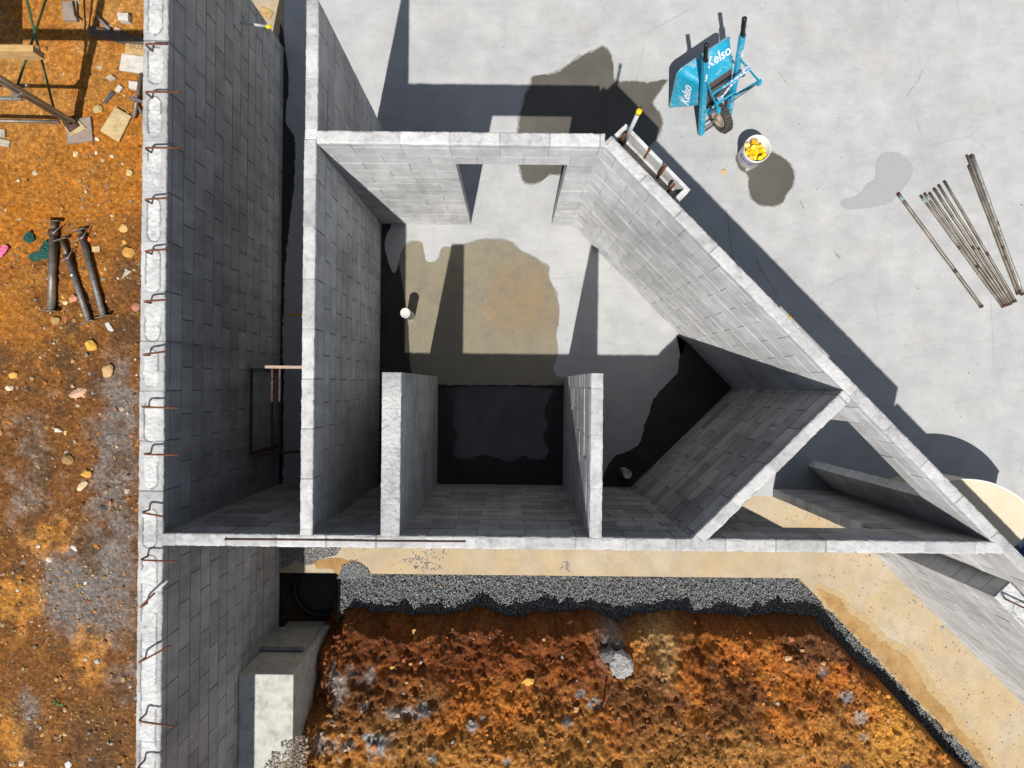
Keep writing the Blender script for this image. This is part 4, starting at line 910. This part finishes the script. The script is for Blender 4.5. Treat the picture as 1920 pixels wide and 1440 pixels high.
# leaf / debris on slab
for (x_, y_, lb) in ((1356.5, 322, 'small yellow leaf on the slab left of the round wet stain'), (1482, 594, 'small yellow scrap in the shadow along the diagonal wall')):
    bm = bmesh.new(); p = P(x_, y_, .004); vs = [bm.verts.new((p.x + .024 * cos(a_) * (1 + .25 * sin(3 * a_)), p.y + .034 * sin(a_), .006 + .004 * cos(2 * a_))) for a_ in [2 * pi * k / 14 for k in range(14)]]
    f = bm.faces.new(vs); bmesh.ops.solidify(bm, geom=[f], thickness=.002); tag(bmobj('leaf', bm, MT['leaf']), lb, 'leaf')

# ---- thin bar on the south wall's top
A, B_ = P(421, 1011.5, ZT + .004), P(873, 1015.5, ZT + .004)
bm = bmesh.new(); tube(bm, [A, A.lerp(B_, .33) + Vector((0, .002, 0)), A.lerp(B_, .66) - Vector((0, .002, 0)), B_], .0065, 8)
tag(bmobj('reinforcing_bar', bm, MT['rustd']), 'long straight steel bar lying along the top of the wall across the picture', 'steel bar')

# ---- rusty trestle frame in the corridor
t = empty('trestle_frame', (-2.3, -.3, 0), 'rusty steel trestle frame standing in the dark corridor', 'trestle')
TZ = 1.04; XL, XR, YT, YBm = -2.73, -1.72, P(500, 688, TZ).y, P(500, 848, .9).y
bm = bmesh.new(); box(bm, ((XL + XR) / 2, YT, TZ), (XR - XL, .03, .03)); o = bmobj('top_rail', bm, simple('sunlit_rust', (.45, .33, .26), .8, 0, .3, 40), t)  # paler rust paints sun on this rail; the other bars are darkened
bm = bmesh.new(); bar(bm, (XL + .06, YBm - .02, TZ - .05), (XR, YBm + .07, TZ - .05), .03, .03); bmobj('bottom_rail', bm, MT['rustd'], t)
for x_ in (XL, -2.52, -2.44):
    bm = bmesh.new(); box(bm, (x_, (YT + YBm) / 2, TZ - .01 - (.03 if x_ > -2.6 else 0)), (.024 if x_ < -2.6 else .018, YT - YBm - .03, .024)); bmobj('long_bar', bm, MT['rustd'], t)
for x_ in (XL, XR):
    for y_ in (YT, YBm): bm = bmesh.new(); box(bm, (x_, y_, (TZ - .016) / 2), (.03, .03, TZ - .016)); bmobj('leg', bm, MT['rustd'], t)

# ---- round cream tank lid behind the diagonal wall
cx, cy, zk, Rk = P(1811.5, 1062, .77).x, P(1811.5, 1062, .77).y, .77, .955
kk = 2.655 + .1335 + .01
def halfdisc(r, z0_, z1_, hole=None):
    pts_ = []
    for i in range(181):
        a_ = 2 * pi * i / 180; x_, y_ = cx + r * cos(a_), cy + r * sin(a_)
        pts_.append((x_, y_))
    out = []
    for i in range(180):
        a_, b_ = pts_[i], pts_[i + 1]; fa, fb = a_[0] + a_[1] - kk, b_[0] + b_[1] - kk
        if fa >= 0: out.append(a_)
        if (fa >= 0) != (fb >= 0): t_ = fa / (fa - fb); out.append((a_[0] + (b_[0] - a_[0]) * t_, a_[1] + (b_[1] - a_[1]) * t_))
    return out
# clip also on the lower side (sheet edge)
def cliplow(L, lim):
    out = []; n_ = len(L)
    for i in range(n_):
        a_, b_ = L[i], L[(i + 1) % n_]; fa, fb = lim - (a_[0] - a_[1]), lim - (b_[0] - b_[1])
        if fa >= 0: out.append(a_)
        if (fa >= 0) != (fb >= 0): t_ = fa / (fa - fb); out.append((a_[0] + (b_[0] - a_[0]) * t_, a_[1] + (b_[1] - a_[1]) * t_))
    return out
q_ = P(1905, 1022, zk); lim = q_.x - q_.y
TK = empty('round_tank', (cx, cy, 0), 'round cream tank with a flat lid behind the diagonal wall at the right edge', 'tank')
bm = bmesh.new(); prism(bm, cliplow(halfdisc(Rk - .012, 0, 1), lim), 0, zk - .012); bmobj('tank_body', bm, MT['cream'], TK)
bm = bmesh.new(); prism(bm, cliplow(halfdisc(Rk, 0, 1), lim), zk - .012, zk); bmobj('lid', bm, MT['cream'], TK)
bm = bmesh.new(); L_ = [Vector((p_[0], p_[1], zk + .002)) for p_ in cliplow(halfdisc(Rk - .004, 0, 1), lim) if abs((Vector((p_[0], p_[1])) - Vector((cx, cy))).length - (Rk - .004)) < .002]
L_.sort(key=lambda v: (math.atan2(v.y - cy, v.x - cx))); tube(bm, L_, .008, 8); bmobj('lid_rim', bm, MT['white'], TK, True)
# pale sheet and blue lid at the extreme right
bm = bmesh.new(); a0, a1, a2, a3 = P(1906, 1022, .1), P(1990, 940, .1), P(2050, 1010, .1), P(1960, 1095, .1)
prism(bm, [(v.x + .02, v.y) for v in (a0, a1, a2, a3)], .002, .10); tag(bmobj('wrapped_pallet', bm, MT['pale']), 'pale blue wrapped flat stack at the right edge beside the cream tank', 'pallet')
q_ = P(1946, 1050, .2); t = empty('blue_drum', (q_.x, q_.y, .10), 'dark blue round drum lid standing on the pale blue stack at the right edge', 'drum')
bm = bmesh.new(); lathe(bm, [(.17, .101), (.175, .11), (.175, .17), (.18, .18), (.18, .195), (.16, .2), (.001, .2)], Matrix.Translation((q_.x, q_.y, 0)), 40); bmobj('drum_body', bm, MT['navy'], t, True)

# ---- left ground: scaffold, boards, props, stones, rags
PS = P(140, 236, 0)
SC = empty('scaffold', PS, 'steel scaffold bay with green cross braces at the top left corner', 'scaffold')
def stube(name, a, b, r, mat): bm = bmesh.new(); tube(bm, [a, b], r, 14); return bmobj(name, bm, MT[mat], SC, True)
stube('standard', PS + Vector((0, 0, .16)), PS + Vector((0, 0, 2.75)), .026, 'galv')
jk = stube('base_jack', PS + Vector((0, 0, .04)), PS + Vector((0, 0, .3)), .016, 'rustd')
bm = bmesh.new(); box(bm, PS + Vector((0, 0, .065)), (.15, .15, .008), Matrix.Rotation(.6, 4, 'Z')); tube(bm, [PS + Vector((-.06, .02, .17)), PS + Vector((.06, -.02, .17))], .012, 8); bmobj('jack_plate', bm, MT['rustd'], jk, True)
L1 = P(128, 229, .28); stube('ledger', P(-140, 223, .28), Vector((PS.x, L1.y, .28)), .021, 'tubes'); 
L2 = P(43, 185.5, .93); stube('ledger', P(-220, 180, .93), Vector((PS.x + .02, L2.y, .93)), .021, 'galv')
bm = bmesh.new(); c_ = PS + Vector((0, 0, .93)); box(bm, c_, (.11, .07, .07), Matrix.Rotation(.5, 4, 'Z'), .01); tube(bm, [c_ + Vector((.02, .05, .03)), c_ + Vector((.10, .08, .03))], .016, 8); box(bm, c_ + Vector((-.06, -.03, 0)), (.09, .03, .04), Matrix.Rotation(.9, 4, 'Z'), .005); bmobj('coupler', bm, MT['tubes'], SC)
stube('cross_brace', P(103, 212, .36), P(44, -25, 1.05), .013, 'green')
stube('cross_brace', P(32, 162, 1.0), P(92, -18, .55), .013, 'green')
stube('standard', PS + Vector((.05, .015, .1)), PS + Vector((.05, .015, 2.6)), .026, 'galv')
# scaffold deck beyond the frame, with the beam end that shows
t = empty('timber_beam', P(40, 97, 2.2), 'yellow laminated timber beam end poking in from the left edge', 'timber')
z1_ = 2.3; a_ = P(62, 84.5, z1_); b_ = P(-420, 80, z1_); wd_ = a_.y - P(62, 97, z1_).y
bm = bmesh.new(); box(bm, ((a_.x + b_.x) / 2, a_.y - wd_ / 2, z1_ - .075), (a_.x - b_.x, wd_, .15), bev=.002); bmobj('beam', bm, MT['wood'], t)
for k in range(9):
    bm = bmesh.new(); box(bm, (-7.3, 3.0 + .24 * k, 2.02), (2.36, .22, .038), bev=.002)
    tag(bmobj('scaffold_plank', bm, MT['woodg']), 'grey scaffold plank on the deck casting the dark shadow at the top left corner', 'plank', 'planks of the scaffold deck')
def quad(name, pts_, z0_, h, mat, label, cat='board', parent=None, text=None):
    bm = bmesh.new(); prism(bm, [P(x_, y_, z0_ + h) for x_, y_ in pts_], z0_, z0_ + h); es = [e for e in bm.edges]
    bmesh.ops.bevel(bm, geom=es, offset=min(.003, h * .2), segments=1, affect='EDGES')
    o = bmobj(name, bm, MT[mat], parent)
    if mat in ('sole', 'conc'): tinted(o, (1, 1, 1))
    return tag(o, label, cat)
quad('sole_board', [(122, 226), (169, 218), (174, 263), (126, 270)], 0.0, .045, 'sole', 'stained purple grey sole board under the scaffold foot')
quad('ply_offcut', [(121, 238), (144, 222), (161, 240), (132, 256)], .046, .014, 'ply', 'small plywood square lying on the stained sole board')
quad('plywood_board', [(215.6, 200), (246, 217.5), (222, 266), (187, 245)], .012, .022, 'ply', 'tan rectangular plywood board lying askew on the orange dirt')
bd = quad('timber_board', [(237, 69), (282, 73), (282, 106), (233, 100)], .02, .04, 'wood', 'yellow timber board with stencilled letters beside the thick wall')
p = P(255, 86, .061); text_mesh('EDG', .085, Matrix.Translation((p.x, p.y, .0605)) @ Matrix.Rotation(pi - .05, 4, 'Z'), bd, 'ink', 0, .0006, off=.012)
quad('pale_board', [(228, 100), (282, 107), (282, 140), (223, 131)], .02, .035, 'woodw', 'pale whitewashed board beside the thick wall, below the stencilled one')
quad('dark_plank', [(166, 48), (178, 50), (285, 74), (285, 86), (230, 80), (168, 64)], .02, .05, 'woodd', 'long dark plank lying under the shadow at top left')
quad('concrete_slab_offcut', [(115, 2), (143, 1), (143, 38), (117, 38)], .0, .05, 'sole', 'mottled grey slab piece at the top edge by the scaffold')
quad('block_offcut', [(219, 23), (240, 24), (240, 39), (221, 37)], .0, .10, 'woodw', 'white block offcut with a deep shadow at the top of the dirt', 'block')
quad('wood_chip', [(241, 151), (258, 153), (256, 168), (241, 165)], .0, .05, 'woodw', 'small white block below the pale board beside the tube')
quad('wood_chip', [(197, 145), (207, 139), (217, 146), (206, 152)], .0, .03, 'woodg', 'grey brown wood chip pair below the pale board', 'wood chip')
quad('wood_chip', [(222, 158), (230, 163), (222, 174), (215, 168)], .0, .03, 'woodw', 'cream wood chip above the dark slate shard', 'wood chip')
quad('slate_shard', [(208, 169), (214, 175), (198, 193), (193, 191)], .0, .02, 'slate', 'long dark slate shard pointing down left on the orange dirt', 'shard')
quad('wood_chip', [(178, 124), (193, 123), (188, 129), (182, 128)], .0, .02, 'woodg', 'thin grey sliver of wood right of the post shadow', 'wood chip')
quad('wood_chip', [(130, 463), (148, 462), (148, 473), (130, 473)], .0, .02, 'ply', 'small yellow wood rectangle right of the three props', 'wood chip') if False else quad('wood_chip', [(172, 462), (187, 461), (187, 472), (172, 472)], .0, .02, 'ply', 'small yellow wood rectangle right of the three props', 'wood chip')
quad('timber_offcut', [(-8, 240), (9, 243), (9, 258), (-8, 257)], .0, .04, 'woodg', 'upper pale timber offcut at the left edge', 'timber')
quad('timber_offcut', [(-8, 258), (19, 264), (16, 276), (-8, 272)], .0, .04, 'woodg', 'lower pale timber offcut at the left edge', 'timber')
quad('wood_wedge', [(236, 504), (247, 509), (226, 524), (234, 510)], .0, .03, 'woodg', 'small wedge of wood right of the props, near the wall', 'wood chip')
# short rusty tube with clamps by the wall
t = empty('clamped_tube', P(256, 180, .05), 'short brown tube with a clamp beside the thick wall', 'tube')
bm = bmesh.new(); tube(bm, [P(265, 138, .07), P(251, 221, .05)], .021, 14); bmobj('tube_body', bm, MT['tubes'], t, True)
bm = bmesh.new(); c_ = P(256, 187, .07); box(bm, c_, (.07, .06, .07), Matrix.Rotation(.3, 4, 'Z'), .008); bar(bm, P(243, 183, .12), P(272, 193, .12), .028, .02); bar(bm, P(257, 195, .03), P(270, 222, .03), .02, .02); bmobj('clamp', bm, MT['steel'], t)
t = empty('clamped_tube', P(180, 45, .05), 'dark narrow tube at the top between the shadows', 'tube')
bm = bmesh.new(); tube(bm, [P(181, 30, .05), P(206, 56, .05)], .02, 12); bmobj('tube_body', bm, MT['steel'], t, True)
bm = bmesh.new(); tube(bm, [P(137, 3, .06), P(141, 30, .06), P(148, 38, .06)], .012, 10); bmobj('bent_rod', bm, MT['rustd'], t, True)

# ---- three adjustable props
def prop(a, b, label, r, collar):
    z = .062; A, B_ = P(*a, z), P(*b, z); d = (B_ - A).normalized(); L = (B_ - A).length
    t = empty('steel_prop', A, label, 'prop', 'steel props lying on the dirt')
    bm = bmesh.new(); tube(bm, [A + d * (L * collar), B_], r, 18); bmobj('outer_tube', bm, MT['steel'] if r < .04 else MT['tubes'], t, True)
    bm = bmesh.new(); tube(bm, [A, A + d * (L * collar + .02)], r * .8, 16); bmobj('inner_tube', bm, MT['tubes'], t, True)
    s = d.cross(Vector((0, 0, 1))).normalized()
    for q in (A, B_):
        bm = bmesh.new(); rot = Matrix((s, Vector((0, 0, 1)), d)).transposed().to_4x4() @ Matrix.Rotation(.18, 4, 'X')
        box(bm, q + Vector((0, 0, .0)), (.15 if r < .04 else .18, .12, .008), rot, .001); bmobj('end_plate', bm, MT['tubes'], t)
    bm = bmesh.new(); q = A + d * (L * collar); tube(bm, [q - d * .03, q + d * .035], r * 1.32, 18); bmobj('collar', bm, MT['rustd'], t, True)
    bm = bmesh.new(); tube(bm, [q + d * .02 + s * .09 + Vector((0, 0, .01)), q + d * .02 - s * .03 + Vector((0, 0, .05)), q - d * .09 - s * .1], .007, 8); bmobj('pin', bm, MT['galv'], t, True)
prop((101, 414), (96, 582), 'left upright prop of the three, reddish grey with wide plates', .044, .13)
prop((116, 449), (167, 603), 'middle prop of the three with a wire wrapped collar and white spot', .034, .22)
prop((150, 431), (194, 593), 'right slanting prop of the three, nearest the thick wall', .034, .09)
bm = bmesh.new(); q = P(134, 516, .1); lathe(bm, [(.001, .0), (.014, 0), (.001, .003)], Matrix.Translation(q), 12); bmobj('white_spot', bm, MT['white'], [o for o in S.objects if o.name.startswith('steel_prop')][1])

# ---- rags
def rag(name, pts_, mat, label, amp, seed, cat='rag'):
    Q = ragged(pp(pts_), .012, .02, seed); cx_ = sum(q.x for q in Q) / len(Q); cy_ = sum(q.y for q in Q) / len(Q)
    bm = bmesh.new(); rings = []
    for k in range(7):
        f_ = 1 - k / 7
        rings.append([bm.verts.new((cx_ + (q.x - cx_) * f_, cy_ + (q.y - cy_) * f_, .012 + amp * (1 - f_) * .6 + amp * float(fbm(np.array([q.x * f_]), np.array([q.y * f_]), 22, 3, seed)[0]))) for q in Q])
    for A_, B2 in zip(rings, rings[1:]):
        for i in range(len(A_)): bm.faces.new((A_[i], A_[(i + 1) % len(A_)], B2[(i + 1) % len(A_)], B2[i]))
    bm.faces.new(rings[-1]); tag(bmobj(name, bm, MT[mat]), label, cat)
rag('cloth_rag', [(57, 433), (64, 440), (67, 452), (58, 457), (48, 452), (50, 442)], 'cloth', 'small dark green rag left of the props', .04, 3)
rag('cloth_rag', [(88, 452), (96, 455), (112, 476), (104, 486), (80, 488), (68, 492), (56, 484), (60, 477), (75, 472), (82, 462)], 'cloth', 'larger dark green rag caught under the left prop', .04, 4)
rag('plastic_scrap', [(1, 470), (6, 462), (16, 461), (18, 468), (12, 476), (5, 483), (0, 480)], 'pink', 'bright pink plastic scrap at the left edge', .03, 5, 'scrap')
rag('weed', [(103, 1308), (112, 1312), (121, 1320), (112, 1322), (104, 1318)], 'plant', 'tiny green weed in the lower left dirt', .03, 6, 'weed')

# ---- individual larger stones
def rock(px, py, r, col, label, z=None, flat=.6, seed=0, sx=1.0, rot=0, zb=0):
    bm = bmesh.new(); bmesh.ops.create_icosphere(bm, subdivisions=3 if r < .08 else 4, radius=1); rr = random.Random(seed)
    cuts = [(Vector((rr.gauss(0, 1), rr.gauss(0, 1), rr.gauss(0, 1))).normalized(), rr.uniform(.55, .85)) for _ in range(11)]
    for v in bm.verts:
        c_ = v.co.copy()
        for n_, d_ in cuts:
            k = c_.dot(n_) - d_
            if k > 0: c_ -= n_ * k
        q = float(fbm(np.array([c_.x * 2.6 + seed]), np.array([c_.y * 2.6 + c_.z * 2.1]), 1, 5, seed, .65)[0] - .5)
        v.co = c_ * (1 + q * (.35 if r < .08 else 1.0))
    p = P(px, py, zb + r * .3); bmesh.ops.transform(bm, matrix=Matrix.Translation((p.x, p.y, zb + r * flat * .55)) @ Matrix.Rotation(rot, 4, 'Z') @ Matrix.Diagonal((r * sx, r, r * flat, 1)), verts=bm.verts)
    return tag(tinted(bmobj('stone', bm, MT['stone']), col), label, 'stone')
rk = [(232, 428, .055, (.62, .38, .14), 'cream orange stone by the wall, upper right of the props', 1, 0), (233, 455, .034, (.66, .33, .06), 'amber pebble directly below the cream orange stone', 1, 0),
      (240, 474, .075, (.60, .32, .08), 'flat orange earthy stone by the wall, right of the props', 1.1, 0), (167, 449, .042, (.62, .20, .04), 'bright orange red stone beside the top of the right prop', 1.1, .3),
      (136, 558, .055, (.56, .24, .13), 'pink red stone between left and middle props', 1.2, .4), (124, 567, .04, (.70, .52, .25), 'cream stone touching the pink red stone', 1, 0), (119, 557, .026, (.62, .36, .08), 'small amber stone above the cream stone between props', 1, 0),
      (105, 600, .055, (.42, .25, .10), 'brown stone just below the left prop plate', 1.1, 0), (125, 598, .05, (.42, .16, .05), 'rust brown stone below the pair of cream stones', .7, .2),
      (171, 648, .075, (.62, .37, .06), 'large crumbly yellow stone below the props', 1, .5), (203, 696, .075, (.52, .33, .15), 'big smooth brown stone with dark shadow, mid left ground', 1.3, .9), (148, 737, .055, (.60, .36, .24), 'long flat pinkish stone', 2.2, .25),
      (155, 742, .03, (.60, .42, .22), 'tan stone tucked under the long flat pinkish stone', 1.4, .1), (184, 205, .055, (.42, .33, .15), 'olive brown stone left of the plywood board', 1.2, 0), (141, 288, .045, (.68, .50, .25), 'cream stone below the scaffold sole board', 1, 0),
      (182, 261, .028, (.72, .58, .34), 'small pale stone left of the plywood board corner', 1.2, 0), (242, 323, .045, (.62, .45, .20), 'pale tan stone by the wall below the plywood board', 1.1, 0), (67, 324, .034, (.46, .42, .30), 'grey stone in the upper left dirt', 1.2, .8),
      (220, 57, .05, (.58, .44, .30), 'round tan stone by the dark plank', 1.2, .2), (205, 51, .035, (.70, .62, .46), 'cream stone left of the round tan one', 1, 0), (237, 56, .025, (.66, .38, .08), 'small orange stone right of the round tan one', 1, 0),
      (205, 611, .04, (.55, .55, .53), 'grey white long stone below the right prop', 2.0, -1.0), (25, 973, .055, (.66, .36, .07), 'yellow orange stone high in the mid left ground', 1, 0) if False else (27, 702, .06, (.62, .36, .08), 'yellow orange crumbly stone near the left edge', 1.1, 0),
      (17, 727, .036, (.72, .60, .42), 'cream stone near the left edge below the yellow one', 1.6, 0), (110, 806, .05, (.56, .52, .44), 'pale grey stone in the mid left ground', 1, 0), (123, 811, .034, (.68, .46, .18), 'yellow tan stone touching the pale grey stone', 1, 0),
      (142, 827, .05, (.42, .28, .18), 'long brown stone in the mid left ground', .5, .2), (128, 861, .07, (.32, .19, .08), 'large dark brown stone in the mid left ground', 1.1, 0), (155, 912, .05, (.64, .50, .30), 'cream wedge stone above the orange pebble pile', 1.6, .9),
      (162, 889, .06, (.60, .33, .06), 'orange crumbly pile of stone below the dark brown one', 1.1, 0) if False else (162, 888, .06, (.58, .31, .06), 'orange crumbly stone right of the dark brown one', 1.2, 0), (192, 953, .045, (.10, .09, .08), 'dark charcoal stone in the lower left ground', 1, 0), (238, 920, .04, (.50, .38, .32), 'pinkish grey stone by the wall', 1.2, 0),
      (73, 1025, .035, (.58, .55, .50), 'pale grey stone on the orange patch, left', 1, 0), (139, 1028, .04, (.56, .53, .50), 'pale grey stone right of the orange patch', 1.5, -.6), (160, 1093, .028, (.60, .58, .54), 'small white grey stone on the grey gravelly strip', 1, 0),
      (183, 1240, .035, (.40, .37, .38), 'purple grey stone in the lower left ground', 1.1, 0), (128, 1432, .05, (.62, .62, .60), 'white grey stone at the bottom left', 1, 0), (41, 1432, .04, (.66, .60, .48), 'cream stone in the bottom left corner', 1.3, 0),
      (196, 1106, .022, (.10, .10, .11), 'tiny black stone on the grey gravelly strip', 1, 0), (255, 575, .055, (.45, .20, .12), 'flat red brown stone touching the wall, right of the props', 1, 0), (240, 508, .03, (.75, .72, .66), 'white chip right of the props', 1.4, -.4)]
for i, (x_, y_, r_, c_, lb, sx_, ro) in enumerate(rk): rock(x_, y_, r_, c_, lb, seed=40 + i, sx=sx_, rot=ro)
def hb(px, py):
    z = 0.1
    for _ in range(8): p = P(px, py, z); z = float(hbank(np.array([p.x]), np.array([p.y]))[0])
    return z
for i, (x_, y_, r_, c_, lb, sx_, fl) in enumerate([(1160, 1243, .155, (.38, .365, .36), 'big pale grey boulder set in the orange bank', 1.15, .9), (1136, 1226, .10, (.16, .145, .15), 'dark rock on top left of the pale grey boulder', 1, .9), (1156, 1212, .09, (.14, .125, .13), 'dark rock above the pale grey boulder', 1.1, .9),
      (1125, 1140, .045, (.52, .40, .32), 'pinkish stone at the top edge of the bank', 1, .7), (1480, 1236, .045, (.60, .38, .20), 'flat tan stone on the right of the bank', 1.5, .5), (1500, 1180, .03, (.50, .30, .22), 'pinkish brown stone near the bank top on the right', 1.2, .6),
      (990, 1278, .05, (.62, .34, .07), 'yellow orange long stone in the middle of the bank', 1.7, .5), (770, 1248, .035, (.62, .33, .10), 'amber stone upper left of the bank middle', 1, .6), (701, 1402, .035, (.45, .17, .08), 'red stone in the lower left of the bank', 1.2, .6), (736, 1253, .03, (.60, .34, .10), 'amber stone left of the bank middle', 1.2, .6)]):
    rock(x_, y_, r_, c_, lb, seed=90 + i, sx=sx_, flat=fl, zb=hb(x_, y_) - r_ * .15)
z_ = hb(1135, 1315); bm = bmesh.new(); tube(bm, [P(1126, 1336, z_ + .0), P(1140, 1302, z_ + .12)], .011, 8); tag(bmobj('steel_spike', bm, MT['rust']), 'rusty spike sticking out of the bank below the boulder', 'spike')
# brick chip on the tan footing at the top
bm = bmesh.new(); p = P(500, 26, -.07); box(bm, (p.x, p.y, -.08), (.16, .10, .09), Matrix.Rotation(-.45, 4, 'Z'), .004); tag(bmobj('timber_offcut', bm, MT['wood']), 'orange brown timber offcut on the tan ledge beyond the thick wall', 'timber')
